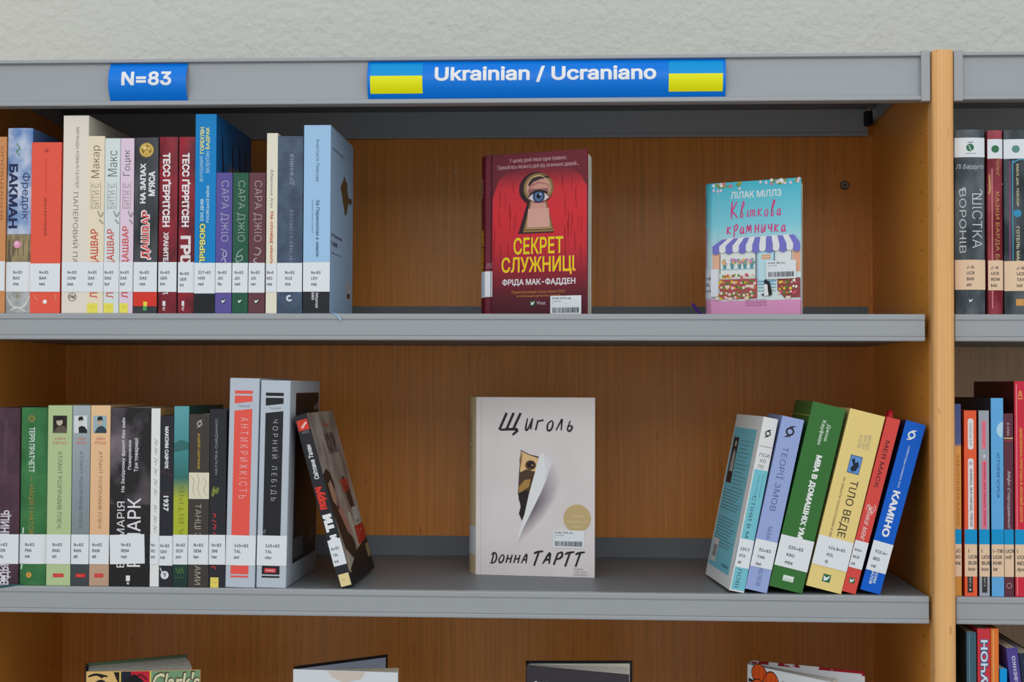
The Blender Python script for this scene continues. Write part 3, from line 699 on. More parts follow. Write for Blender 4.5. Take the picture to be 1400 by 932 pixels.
clouds = nmat((36, 34, 36), (132, 120, 126), 22, .28, (1, 1, .8), .42, .72, seed=3)
R, F, t, h, d = upright(149.8, 204.3, 557, Z2, gradmat(((0, (30, 29, 30)), (.45, (38, 36, 38)), (1, (52, 48, 52))), 0, .19), 'thick dark paperback with stormy clouds and white serif lettering, call mark REM', G2, side=(60, 46, 34))
P = Print(F); P.rect('cover_picture', clouds, 0, 1, 557.5, 690)
P.text('title_lettering', (214, 212, 214), 'На Західному фронті без змін', .27, .38, 571, 673, 'U', bold=.012); P.text('title_lettering', (214, 212, 214), 'Повернення', .44, .54, 602, 642, 'U', bold=.012); P.text('title_lettering', (214, 212, 214), 'Три товариші', .59, .71, 599, 645, 'U', bold=.012)
P.text('author_name', (218, 216, 218), 'ЕРІХ МАРІЯ', .18, .37, 686, 776, 'U', bold=0); P.text('author_name', (224, 222, 224), 'РЕМАРК', .44, .77, 681, 775, 'U', bold=.004)
P.rect('publisher_mark', (226, 224, 226), .42, .52, 787, 794.5); P.stroke('publisher_mark', (226, 224, 226), [[(.44, 796), (.5, 797), (.44, 798), (.5, 799)]], .0007); P.build(R)
call_label(R, F, ['N=83', 'REM', 'naz'], .29, 731, 771, 0, .87, first=747, step=8, em=.0056, tilt=.8)

R, F, t, h, d = upright(205.2, 217.4, 558, Z2, (226, 226, 224), 'thin white paperback with faint grey handwriting down the spine', G2, side=(160, 124, 76))
P = Print(F)
for i, y in enumerate((600, 612, 626, 640, 655, 668, 690, 705, 718)): P.stroke('title_lettering', (150, 150, 152), [[(.3, y), (.7, y+3), (.4, y+5), (.75, y+7)], [(.45, y+8), (.6, y+10)]], .0007)
P.build(R); lab2(R, F, ['N=', 'RU', 'sm'], .1, sx=.72)
R, F, t, h, d = upright(217.8, 236, 568, Z2, (40, 40, 48), 'narrow black paperback with white number 1937 on spine, call mark SAV', G2, side=(24, 24, 30))
P = Print(F); P.text('author_name', (226, 226, 230), 'МАКСИМ САВЧУК', .34, .62, 583, 641, 'D', bold=.03); P.text('title_lettering', (230, 230, 234), '1937', .26, .66, 678, 699, 'D', bold=.03)
P.stroke('cover_picture', (110, 60, 70), [[(0, 643), (.98, 651)]], .0005); P.stroke('cover_picture', (110, 60, 70), [[(0, 676), (.98, 672)]], .0004)
P.ell('publisher_mark', (222, 222, 226), .42, 786, .3); P.text('publisher_mark', (40, 40, 48), '9', .32, .52, 782.5, 789.5, bold=.01); P.stroke('publisher_mark', (222, 222, 226), [[(.2, 782), (.08, 776)]], .001); P.build(R); lab2(R, F, ['N=83', 'SAV', 'mil'], .08, dy=1.5, dy2=1.5, sx=.78, fy=1)
R, F, t, h, d = upright(236.6, 256.6, 555, Z2, gradmat(((0, (24, 52, 50)), (.17, (36, 70, 56)), (.22, (168, 178, 44)), (.5, (172, 180, 56)), (.62, (52, 110, 104)), (.8, (70, 140, 146)), (1, (92, 158, 162))), 0, .19), 'teal to yellow green gradient paperback, call mark SCH por', G2, side=(22, 66, 64), dep=.15)
P = Print(F); P.text('title_lettering', (110, 118, 30), 'ПОРА ВІТРІВ', .38, .72, 665, 768, 'U', bold=-.012)
P.poly('cover_picture', (52, 106, 104), [(0, 606), (.5, 601), (1, 605), (1, 614), (0, 618)]); P.stroke('cover_picture', (90, 130, 60), [[(.2, 776), (.35, 784)], [(.4, 776), (.55, 784)], [(.6, 776), (.75, 784)], [(.3, 784), (.7, 776)]], .0008)
P.rect('cover_picture', (70, 110, 60), .15, .8, 789, 789.7); P.build(R); lab2(R, F, ['N=83', 'SCH', 'por'], .2, sx=.8)
R, F, t, h, d = upright(257.4, 285, 566, Z2, (64, 58, 54), 'dark brown grey paperback with gold author name and cream map panel', G2)
P = Print(F); logo_swirl(P, .5, 579, .13, (176, 168, 158)); P.text('author_name', (196, 160, 60), "АНДРІЙ СЕМ'ЯНКІВ", .4, .56, 592, 641, 'D', bold=.012)
P.rect('map_panel', (220, 214, 190), 0, 1, 646, 682)
P.stroke('map_panel', (130, 124, 104), [[(.1, 650), (.25, 658), (.2, 668), (.3, 680)], [(.4, 648), (.5, 656), (.45, 668), (.6, 680)], [(.7, 652), (.85, 660), (.75, 670), (.9, 678)]], .0005)
P.text('title_lettering', (176, 166, 150), 'ТАНЦІ З КІСТКАМИ', .27, .62, 689, 799, 'D', bold=-.004); P.build(R); lab2(R, F, ['N=83', 'SEM', 'tan'], .26)
R, F, t, h, d = upright(285.8, 308, 559, Z2, (42, 42, 48), 'black paperback with grey author name and small yellow square at foot, call mark SNI', G2)
P = Print(F); P.text('author_name', (160, 160, 166), 'НАТАЛКА СНЯДАНКО', .32, .5, 573, 649, 'U', bold=.0)
P.poly('cover_picture', (110, 124, 50), [(.1, 676), (.2, 667), (.3, 664), (.35, 670), (.5, 665), (.6, 669), (.5, 675), (.35, 674), (.25, 679), (.15, 679)]); P.ell('cover_picture', (150, 150, 70), .3, 670, .06)
P.stroke('title_lettering', (196, 56, 60), [[(.2, 702), (.4, 704), (.25, 708)], [(.2, 711), (.4, 713)], [(.25, 716), (.42, 719), (.28, 722), (.4, 724)], [(.25, 728), (.4, 730)], [(.15, 776), (.3, 774), (.45, 778)]], .0012)
P.rect('sticker', (228, 206, 96), .1, .6, 789, 803); P.text('sticker', (160, 130, 50), 'КСД', .2, .5, 795, 797); P.build(R); lab2(R, F, ['N=83', 'SNI', 'her'], .16)

silver = (184, 192, 202)
for x0, x1, yt, c, who, ttl, mk, ln in ((310.8, 351.4, 517, (238, 88, 76), 'coral red', 'АНТИКРИХКІСТЬ', 'ant', 0.9), (353.4, 394, 520, (36, 36, 40), 'black', 'ЧОРНИЙ ЛЕБІДЬ', 'cho', 0.9)):
    R, F, t, h, d = upright(x0, x1, yt, Z2, silver, 'tall silver hardcover with '+who+' panel down the spine, call mark TAL '+mk, G2, dep=.17, kind='hard', yref=660, ybot=803.5, lean=ln, side=(184, 192, 202), bow=.0008)
    P = Print(F); k = yt-517
    P.rect('spine_panel', c, .18, .78, 534+k, 538.5+k); P.poly('spine_panel', c, [(.18, 541+k), (.78, 541+k), (.78, 549+k), (.18, 552+k)])
    P.text('author_name', (120, 128, 140), 'Талеб', .28, .7, 553.5+k, 557+k)
    P.poly('spine_panel', c, [(.18, 562+k), (.78, 559+k), (.78, 775), (.18, 775)])
    P.text('title_lettering', (222, 220, 222), ttl, .4, .66, 571+k, 682+k, 'D', bold=-.016, space=1.5)
    P.rect('spine_panel', c, .18, .78, 775, 785.5); P.rect('spine_panel', c, .18, .78, 787.5, 790)
    if mk == 'cho':
        P.rect('publisher_mark', (206, 54, 62), .27, .66, 777, 783); P.text('publisher_mark', (240, 200, 200), 'НАШ', .32, .6, 778.5, 781.5, bold=.01)
        P.stroke('pale_streak', (150, 156, 162), [[(.22, 726), (.2, 730)], [(.26, 724), (.25, 730)]], .0006)
    P.build(R); lab2(R, F, ['165=83', 'TAL', mk], .28, dy=1.5, dy2=2, fy=1.5)
    if mk == 'cho':
        P = Print(right_face(t, h, d)); DK = nmat((24, 18, 20), (38, 28, 30), 30, .5)
        P.rect('cover_picture', DK, .18, .97, .06, .90); P.rect('cover_picture', (78, 48, 52), .18, .97, .0615, .066); P.rect('cover_picture', (70, 44, 48), .18, .97, .075, .078)
        P.ell('cover_picture', (58, 38, 42), .5, .14, .1, ring=.1, n=24); P.poly('cover_picture', (120, 112, 116), [(.8, .13), (.97, .11), (.97, .14), (.82, .155)])
        P.rect('cover_picture', (84, 88, 96), .2, .5, .78, .88); P.rect('cover_picture', (62, 60, 62), .74, .9, .76, .83); P.build(R)

# leaning black spined book
R, F, t, h, d = leaning('b', -.6285, .0142, .192, -15.6, (38, 38, 42), 'black spined paperback leaning left against the tall silver pair, photo cover', G2, dep=.158)
P = Print(F); P.rect('sticker', (206, 62, 44), .08, .92, .03, .09); P.poly('sticker', (232, 190, 180), [(.3, .07), (.7, .045), (.85, .05), (.4, .08)]); P.text('sticker', (150, 150, 154), 'КСД', .3, .8, .095, .11)
P.text('author_name', (222, 222, 226), 'Світлана Талан', .28, .66, .175, .375, 'U', bold=.02, slant=.02)
P.text('title_lettering', (214, 56, 44), 'поруч', .12, .8, .42, .55, 'U', bold=.05, slant=.03); P.text('title_lettering', (230, 230, 234), 'ти', .12, .8, .58, .68, 'U', bold=.05); P.text('title_lettering', (230, 230, 234), 'Коли', .12, .8, .70, .82, 'U', bold=.05)
P.rect('yellow_sticker', (226, 208, 150), .12, .92, .925, .995); P.text('yellow_sticker', (140, 110, 60), '7+', .35, .6, .955, .965); P.build(R)
call_label(R, F, ['N=83', 'TAL', 'kol'], .12, .725, .875, 0, 1, first=.785, step=.036, em=.0054, sx=.72)
P = Print(right_face(t, h, d))
P.rect('cover_photo', nmat((118, 110, 106), (172, 166, 162), 28, .3, (1, 1, 1), .35, .65), .0, 1, 0, .93)
P.poly('cover_photo', (44, 34, 30), [(0, .36), (.14, .33), (.26, .36), (.3, .44), (.22, .52), (.3, .62), (.42, .72), (.5, .8), (.42, .92), (.1, .8), (0, .6)])
P.poly('cover_photo', (176, 132, 112), [(.08, .42), (.2, .40), (.26, .47), (.2, .56), (.1, .52)]); P.poly('cover_photo', (168, 122, 104), [(.2, .58), (.34, .56), (.44, .66), (.46, .76), (.34, .72)])
P.poly('cover_photo', (52, 40, 36), [(.62, .42), (.74, .40), (.84, .5), (.86, .62), (.76, .66), (.66, .56)]); P.poly('cover_photo', (190, 184, 160), [(.5, .62), (.6, .62), (.66, .80), (.58, .84)])
P.text('cover_title', (74, 66, 64), 'КОЛИ', .42, .78, .13, .26, bold=.05); P.text('cover_title', (140, 132, 128), 'ТИ', .5, .74, .3, .38, bold=-.01); P.text('cover_title', (196, 60, 46), 'ПОРУЧ', .55, .86, .42, .50, bold=.04); P.text('cover_title', (190, 96, 60), 'Світлана', .45, .7, .07, .09, bold=.02)
P.rect('sticker', (186, 184, 182), .72, .92, .60, .71); 
for k in range(5): P.rect('sticker', (70, 70, 74), .76+.03*k, .775+.03*k, .68, .70)
P.rect('cover_photo', (182, 40, 34), .62, 1, .71, .82); P.stroke('cover_photo', (226, 180, 170), [[(.68, .73), (.74, .75), (.68, .79)], [(.8, .75), (.9, .74)]], .0008)
P.poly('cover_photo', (20, 20, 24), [(.0, .93), (.5, .84), (1, .80), (1, 1), (0, 1)]); P.poly('cover_photo', (190, 176, 140), [(.02, .9), (.1, .8), (.14, .82), (.06, .94)]); P.rect('cover_photo', (150, 134, 96), .86, .99, .84, .92); P.build(R)

# ================================================================== MIDDLE SHELF, right group leaning right
G3 = 'books leaning right on the middle shelf'
TEAL = (116, 190, 204)
R, F, t, h, d = leaning('b', -.1957, .0158, .188, 11.4, (222, 222, 220), 'teal and white paperback leaning at the left of the right group, back cover showing', G3, yaw=6.5, dep=.138)
P = Print(F); logo_swirl(P, .5, .09, .2, (44, 46, 50)); P.rect('spine_rule', (120, 120, 120), .1, .95, .165, .168)
for i, s_ in enumerate(('ПСИ', 'ХО', 'ЛО', 'ГІЯ')): P.text('title_lettering', (84, 86, 92), s_, .22+.08*(i % 2), .22+.08*(i % 2)+.22*len(s_), .205+i*.033, .225+i*.033)
P.rect('spine_panel', TEAL, .08, 1, .30, .99); P.text('title_lettering', (44, 66, 76), 'СТІНИ В МОЇЙ ГОЛОВІ', .3, .62, .45, .98, 'D', bold=.0)
P.text('author_name', (66, 112, 124), 'Володимир', .68, .8, .33, .46, 'D'); P.text('author_name', (66, 112, 124), 'Станчишин', .42, .54, .33, .46, 'D'); P.build(R)
call_label(R, F, ['159.9', 'STA', 'sti'], .16, .70, .862, 0, 1, first=.765, step=.038, em=.0054, sx=.78)
P = Print(left_face(t, h, d)); P.rect('back_panel_print', (116, 192, 208), .04, .86, .08, .93)
P.rect('portrait_photo', (44, 40, 40), .08, .28, .14, .42); P.ell('portrait_photo', (196, 176, 160), .19, .18, .035, .018); P.poly('portrait_photo', (176, 176, 174), [(.13, .35), (.15, .24), (.19, .21), (.24, .24), (.26, .35)])
for i in range(13): P.rect('blurb_lines', (70, 112, 130), .34, .80-.07*(i*7 % 3), .155+i*.0235, .1585+i*.0235)
for i in range(19):
    if i not in (7, 8): P.rect('blurb_lines', (70, 112, 130), .08, .80-.06*(i*5 % 4), .46+i*.0185, .4635+i*.0185)
P.rect('barcode_sticker', (206, 210, 208), .08, .30, .76, .90)
for k in range(9): P.rect('barcode_sticker', (60, 64, 70), .12+k*.016, .128+k*.016, .80, .87)
P.text('blurb_lines', (44, 76, 90), 'ПСИХОЛОГІЯ', .55, .80, .885, .90, bold=.01); P.rect('label_flap', WHITE_L, .88, 1, .70, .862); P.build(R)

R, F, t, h, d = leaning('b', -.1716, .0232, .188, 12.2, (150, 166, 214), 'periwinkle blue paperback with grey lettering, second in the leaning group', G3)
P = Print(F); logo_swirl(P, .48, .08, .2, (44, 46, 56)); P.text('title_lettering', (84, 94, 134), 'ТЕОРІЇ ЗМОВ', .32, .66, .17, .54, 'D', bold=-.004); P.text('author_name', (92, 104, 146), 'МАКСИМ ЯКОВЛЄВ', .42, .62, .63, .97, 'D', bold=-.006); P.build(R)
call_label(R, F, ['32=83', 'YAK', 'teo'], .22, .71, .866, 0, 1, first=.775, step=.04, em=.0056)
R, F, t, h, d = leaning('b', -.1345, .0355, .2012, 13.4, (56, 112, 52), 'thick green paperback leaning, white title, call mark KAU mba', G3, side=(50, 104, 46))
P = Print(F); P.text('author_name', (206, 224, 206), 'Джош', .56, .68, .10, .19, 'D', bold=.01); P.text('author_name', (206, 224, 206), 'Кауфман', .38, .52, .085, .215, 'D', bold=.01)
P.text('title_lettering', (228, 238, 228), 'МВА В ДОМАШНІХ УМОВАХ', .44, .64, .27, .84, 'D', bold=.04)
P.rect('publisher_mark', (214, 224, 214), .34, .66, .925, .955); P.text('publisher_mark', (56, 100, 56), 'НАШ ФОРМАТ', .38, .62, .943, .95); P.build(R)
P = Print(left_face(t, h, d)); P.rect('cover_band', (170, 160, 60), 0, 1, .075, .08); P.build(R)
call_label(R, F, ['335=83', 'KAU', 'mba'], .28, .72, .885, 0, 1, first=.785, step=.04, em=.0058)
R, F, t, h, d = leaning('b', -.0936, .0375, .1935, 14.0, (240, 206, 130), 'pale yellow paperback with small blue picture on spine, call mark KOL til', G3)
P = Print(F)
for i, s_ in enumerate(('БЕССЕЛ', 'ВАН ДЕР', 'КОЛК')): P.text('author_name', (176, 160, 134), s_, .68-i*.12, .77-i*.12, .12+.004*i, .20+.002*i, 'D', bold=.01)
P.rect('spine_picture', (60, 92, 140), .33, .67, .245, .345); P.rect('spine_picture', (96, 144, 206), .35, .65, .25, .34)
P.poly('spine_picture', (24, 38, 60), [(.38, .27), (.46, .26), (.5, .285), (.58, .275), (.62, .30), (.56, .33), (.44, .335), (.40, .315), (.46, .30)])
P.text('title_lettering', (60, 52, 44), 'ТІЛО ВЕДЕ ЛІК', .46, .72, .38, .82, 'D', bold=.004); P.text('title_lettering', (96, 82, 62), 'ЯК ЛИШИТИ ПСИХОТРАВМИ В МИНУЛОМУ', .28, .345, .375, .80, 'D', bold=.0)
logo_tick(P, .5, .935, .22); P.build(R)
call_label(R, F, ['616.8=83', 'KOL', 'til'], .34, .712, .875, 0, 1, first=.775, step=.04, em=.0056, sx=.8)
R, F, t, h, d = leaning('b', -.0785, .0142, .1905, 14.5, (216, 74, 66), 'narrow red paperback with dark author name and red ribbon, call mark MUS', G3)
P = Print(F); P.text('author_name', (74, 34, 38), 'МЕЯ МАСК', .32, .64, .13, .40, 'D', bold=.004); P.text('title_lettering', (238, 210, 206), 'Жінка має план', .3, .72, .50, .80, 'D', bold=.0, slant=.05)
P.stroke('title_lettering', (238, 210, 206), [[(.7, .49), (.85, .51), (.7, .54), (.5, .53), (.25, .50), (.2, .53)]], .0007)
logo_tick(P, .5, .93, .4); P.build(R)
call_label(R, F, ['646=', 'MUS', 'zhi'], .1, .706, .86, 0, 1, first=.765, step=.04, em=.0052, sx=.72)
# its ribbon loop
q = MB(); n = 14; rr = .0045
vs = []
for k in range(n+1):
    a_ = math.pi*1.0*k/n; y_ = .030+.010*math.cos(a_); z_ = h-.002+.010*math.sin(a_); vs += [(-.0022, y_, z_), (.0022, y_, z_), (.0022, y_, z_+.0006), (-.0022, y_, z_+.0006)]
fs = []
for k in range(n):
    for j in range(4): fs.append((4*k+j, 4*k+(j+1) % 4, 4*k+4+(j+1) % 4, 4*k+4+j))
q.add(vs, fs, (176, 24, 40)); o = q.build('ribbon_loop', R, smooth=True)
R, F, t, h, d = leaning('b', -.0529, .0212, .1855, 15.2, (0, 92, 200), 'bright blue paperback leaning on the wooden side, large white title', G3, side=(20, 36, 70), page=PAGEW)
P = Print(F); logo_swirl(P, .45, .075, .19, (226, 234, 246)); P.text('title_lettering', (196, 214, 240), 'НАЙКРАЩА КНИЖКА ПРО', .42, .55, .14, .385, 'D', bold=.01); P.text('title_lettering', (236, 242, 250), 'КАМІНО', .3, .66, .405, .675, 'D', bold=.03)
P.text('author_name', (206, 222, 244), 'МАКСИМ', .5, .64, .84, .945, 'D', bold=.02); P.text('author_name', (206, 222, 244), 'БЕСПАЛОВ', .32, .46, .82, .955, 'D', bold=.02); P.build(R)
call_label(R, F, ['910.4=', 'BES', 'nai'], .2, .708, .88, 0, 1, first=.775, step=.042, em=.0056, sx=.8)
# ================================================================== BOOKS STANDING AJAR, FACE OUT
def ajar(F0, F1, B0, B1, zs, h, front, inner, back, label, group, spine=None, bow=.0, th=.0026, pages='fan', page=PAGEW, box=(0, 1, 0, 1), name='hardcover_book', edgeround=None):
    """F0-F1 front board (hinge to fore edge), B0-B1 back board, seen from above in world xy"""
    F0, F1, B0, B1 = [Vector((p[0], p[1])) for p in (F0, F1, B0, B1)]
    root = empty(name, (F0.x, F0.y, zs+.0003)); tag(root, label, 'book', group)
    f1, b0, b1 = F1-F0, B0-F0, B1-F0; f0 = Vector((0, 0))
    def nrm(v): return Vector((v.y, -v.x)).normalized()           # to the right of v = outwards for the front board
    nf, nb = nrm(f1-f0), -nrm(b1-b0)
    m = MB(); e = (f1-f0).normalized()
    m.prism([tuple(f0), tuple(f1), tuple(f1-nf*th), tuple(f0-nf*th)], 0, h, front)
    eb = (b1-b0).normalized()
    m.prism([tuple(b0), tuple(b1), tuple(b1-nb*th), tuple(b0-nb*th)], 0, h, back)
    # spine strip, bowed
    n = 14; sv = b0-f0; ns = -nrm(sv); ns = ns if ns.dot(f1) < 0 else -ns
    outer = [tuple(f0+sv*(k/n)+ns*bow*(1-(2*k/n-1)**2)) for k in range(n+1)]
    inn = [tuple(f0-ns*th*.6+sv*(k/n)+ns*bow*(1-(2*k/n-1)**2)) for k in range(n+1)][::-1]
    m.prism(outer+inn, 0, h, spine or front)
    o = m.build('cover', root, smooth=True); bevel(o, .0005, 2, 50)
    # inner papers
    q = MB(); g = .0001
    q.add([(*(f0-nf*(th+g)+e*.004), .003), (*(f1-nf*(th+g)-e*.003), .003), (*(f1-nf*(th+g)-e*.003), h-.003), (*(f0-nf*(th+g)+e*.004), h-.003)], [(0, 1, 2, 3)], inner)
    q.add([(*(b0-nb*(th+g)+eb*.004), .003), (*(b1-nb*(th+g)-eb*.003), .003), (*(b1-nb*(th+g)-eb*.003), h-.003), (*(b0-nb*(th+g)+eb*.004), h-.003)], [(0, 1, 2, 3)], inner)
    q.build('endpaper', root, fix=False)
    # page block: many thin leaves between an angle range
    ang_f = math.atan2(f1.y, f1.x); v = b1-b0; ang_b = math.atan2(v.y, v.x)
    L = min((f1-f0).length, v.length)-.004
    p = MB(); N = 26; k0, k1 = {'fan': (0.03, .97), 'front': (.02, .30), 'back': (.70, .98), 'mid': (.12, .6)}[pages]
    for i in range(N):
        s_ = k0+(k1-k0)*i/(N-1); bas = (f0-nf*(th+.0006)+e*.0012).lerp(b0-nb*(th+.0006)+eb*.0012, .04+.92*i/(N-1)) if pages == 'fan' else (f0-nf*(th+.001)).lerp(b0-nb*(th+.001), .05+.9*i/(N-1))
        an = ang_f+(ang_b-ang_f)*s_; dr = Vector((math.cos(an), math.sin(an))); pn = Vector((-dr.y, dr.x)); wd = (v.length*0+abs(sv.length)*.9/N)*.5
        bend = .004*math.sin(i*1.7)*(.3)
        midp = bas+dr*L*.5+pn*bend; end = bas+dr*(L-.0006*(i % 3))
        p.prism([tuple(bas-pn*wd), tuple(midp-pn*wd), tuple(end-pn*wd*.8), tuple(end+pn*wd*.8), tuple(midp+pn*wd), tuple(bas+pn*wd)], .003, h-.003, page)
    p.build('page_block', root)
    F = Face((0, 0, 0), (e.x, e.y, 0), (0, 0, 1), (nf.x, nf.y, 0), (f1-f0).length, h, box)
    sd = sv.normalized()
    S = Face((b0.x, b0.y, 0), (-sd.x, -sd.y, 0), (0, 0, 1), (ns.x, ns.y, 0), sv.length, h, (0, 1, 0, 1), bow)
    return root, F, S
def pt(px, py, Y): v = at(px, py, Y); return (v.x, v.y)
def barcode(P, x0, x1, y0, y1, head, hx=.62, cut=None):
    P.rect('barcode_label', (226, 230, 236), x0, x1, y0, y1)
    w, hh = x1-x0, y1-y0
    P.text('barcode_label', (40, 44, 60), head, x0+w*.06, x0+w*hx, y0+hh*.08, y0+hh*.19, bold=.02)
    P.text('barcode_label', (80, 84, 100), '1000483', x0+w*.06, x0+w*.36, y0+hh*.25, y0+hh*.32)
    P.text('barcode_label', (80, 84, 100), 'B', x0+w*.06, x0+w*.09, y0+hh*.38, y0+hh*.44); P.text('barcode_label', (80, 84, 100), 'a', x0+w*.5, x0+w*.53, y0+hh*.40, y0+hh*.44)
    rnd = random.Random(5); x = x0+w*.07
    while x < x0+w*.93:
        bw = w*rnd.choice((.008, .014, .02)); P.rect('barcode_label', (40, 42, 56), x, x+bw, y0+hh*.62, y0+hh*.90); x += bw+w*rnd.choice((.008, .012, .018))

# --- red keyhole novel -------------------------------------------------
zt = at(735, 208.5, .065).z; hh = zt-Z1-.0003
red = nmat((150, 24, 34), (216, 44, 52), 30, .3, (1, 1, .12), .3, .6, seed=2)
GF = 'books standing ajar with the cover facing out'
R, F, S = ajar(pt(664, 320, .085), pt(803, 320, .040), pt(659, 320, .112), pt(793, 320, .17), Z1, hh, (118, 30, 44), (200, 196, 190), (90, 26, 36),
    'dark red hardcover with a blue eye in a brass keyhole', GF, spine=(104, 24, 36), box=(75, 578, 68, 884), bow=.002)
P = Print(F)
P.rect('cover_picture', nmat((96, 30, 44), (120, 36, 52), 30, .3, (1, 1, .2), seed=4), 76, 577, 69, 883)
P.rect('cover_picture', gradmat(((0, (70, 26, 36)), (.14, (96, 30, 42)), (.26, (140, 34, 46)), (.42, (198, 44, 52)), (.62, (212, 46, 54)), (.78, (204, 48, 56)), (.88, (130, 40, 52)), (1, (96, 38, 50))), 0, hh), 110, 576, 69.5, 882)
P.poly('cover_picture', (112, 38, 50), [(110, 70), (576, 70), (576, 250), (545, 190), (500, 160), (440, 150), (300, 148), (180, 165), (140, 200), (110, 290)])
rnd = random.Random(3)
for k in range(60):
    x = rnd.uniform(112, 560); y = rnd.uniform(175, 600)
    if 225 < x < 425 and y < 470: continue
    P.stroke('cover_picture', (120, 22, 34), [[(x, y), (x+rnd.uniform(-3, 3), y+rnd.uniform(20, 50)), (x+rnd.uniform(-3, 3), y+rnd.uniform(60, 120))]], .0005)
def keyhole(cx, cy, r, wt, wb, yb, n=28):
    pts = []; a0 = math.asin(min(.99, wt/r))
    for k in range(n+1):
        a_ = -math.pi/2+0; t_ = math.pi/2+a0+(2*math.pi-2*a0)*k/n      # starts lower left going round
        pts.append((cx-r*math.sin(t_-math.pi/2)*1, cy+r*math.cos(t_-math.pi/2)))
    return [(cx-wb, yb)]+pts+[(cx+wb, yb)]
cx, cy = 340, 247
def kh(r, wt, wb, yb, dx=0, dy=0):
    a0 = math.asin(wt/r); pts = [(cx+dx-wb, yb+dy)]
    for k in range(29):
        t_ = a0+(2*math.pi-2*a0)*k/28; pts.append((cx+dx-r*math.sin(t_), cy+dy+r*math.cos(t_)))
    return pts+[(cx+dx+wb, yb+dy)]
P.poly('keyhole_picture', (60, 26, 40), kh(84, 44, 88, 468, -12, 4)); P.poly('keyhole_picture', (44, 30, 36), kh(78, 42, 82, 470, -8, 2))
P.poly('keyhole_picture', (146, 116, 70), kh(74, 40, 76, 466)); P.poly('keyhole_picture', (88, 66, 40), kh(69, 38, 70, 456)); P.poly('keyhole_picture', (190, 160, 104), kh(66, 35, 66, 451)); P.poly('keyhole_picture', (70, 46, 38), kh(62, 32, 61, 446))
P.poly('keyhole_picture', (206, 150, 134), kh(60, 30, 58, 444))
P.poly('keyhole_picture', (214, 162, 146), [(290, 350), (392, 350), (396, 443), (284, 443)])
P.poly('keyhole_picture', (176, 116, 106), [(284, 268), (300, 228), (340, 214), (398, 232), (396, 262), (380, 232), (340, 226), (310, 240)])
P.poly('keyhole_picture', (58, 44, 42), [(288, 226), (310, 196), (352, 186), (392, 190), (394, 200), (350, 204), (316, 216), (294, 238)])
P.poly('keyhole_picture', (150, 96, 92), [(286, 262), (300, 250), (388, 250), (394, 300), (370, 322), (320, 322), (292, 300)])
P.poly('keyhole_picture', (216, 206, 208), [(292, 296), (310, 276), (340, 268), (370, 274), (392, 296), (370, 310), (340, 316), (312, 310)])
P.ell('keyhole_picture', (44, 58, 86), 342, 289, 30); P.ell('keyhole_picture', (82, 108, 148), 342, 290, 22); P.ell('keyhole_picture', (20, 22, 30), 342, 288, 11); P.ell('keyhole_picture', (214, 224, 236), 350, 280, 4)
P.poly('keyhole_picture', (40, 30, 34), [(288, 296), (300, 272), (322, 258), (350, 256), (378, 264), (398, 282), (380, 276), (350, 266), (322, 270), (304, 282)])
P.stroke('keyhole_picture', (120, 66, 66), [[(294, 300), (316, 316), (342, 321), (372, 316), (392, 300)]], .0009)
P.stroke('keyhole_picture', (216, 190, 132), [[(cx+55*math.sin(k*.3-2.2), cy-60*math.cos(k*.3-2.2)) for k in range(16)]], .0007)
P.text('title_lettering', (196, 40, 90), 'СЕКРЕТ', 214, 466, 488, 580, bold=.03); P.text('title_lettering', (250, 206, 0), 'СЕКРЕТ', 218, 463, 491, 576, bold=.012)
P.text('title_lettering', (196, 40, 90), 'СЛУЖНИЦІ', 154, 526, 584, 684, bold=.035); P.text('title_lettering', (250, 206, 0), 'СЛУЖНИЦІ', 158, 522, 588, 680, bold=.012)
P.text('author_name', (226, 218, 220), 'ФРІДА МАК-ФАДДЕН', 162, 522, 697, 734, bold=.02)
P.text('cover_small_print', (214, 170, 176), 'У цьому домі лише одне правило.', 196, 480, 92, 118, bold=0); P.text('cover_small_print', (214, 170, 176), 'Тримайтесь якомога далі від зачинених дверей…', 134, 540, 124, 150, bold=0)
P.text('cover_small_print', (206, 140, 70), 'Премія Goodreads Choice Award 2023', 210, 472, 756, 774); P.text('cover_small_print', (206, 140, 70), 'за найкращий детектив і трилер', 232, 450, 776, 792)
logo_tick(P, 314, 820, 24, (40, 90, 60)); P.text('publisher_mark', (206, 190, 196), 'Vivat', 333, 378, 810, 828, bold=0)
for k in range(5): P.stroke('pale_streak', (206, 150, 160), [[(84+6*k, 612+3*(k % 2)), (80+7*k, 640)]], .0005)
barcode(P, 401, 551, 786, 880, 'N=83 MCF sek', .68)
P.rect('spine_label', (226, 228, 234), 75, 112, 655, 784); P.rect('cover_groove', (66, 22, 34), 103, 107, 69, 883); P.build(R)
P = Print(S); P.text('spine_lettering', (196, 180, 180), 'ФРІДА', .3, .7, .14, .26, 'D'); P.text('spine_lettering', (226, 180, 20), 'СЕКРЕТ СЛУЖНИЦІ', .2, .8, .46, .72, 'D', bold=.02); P.rect('spine_label', (216, 220, 226), 0, 1, .72, .88); P.build(R)

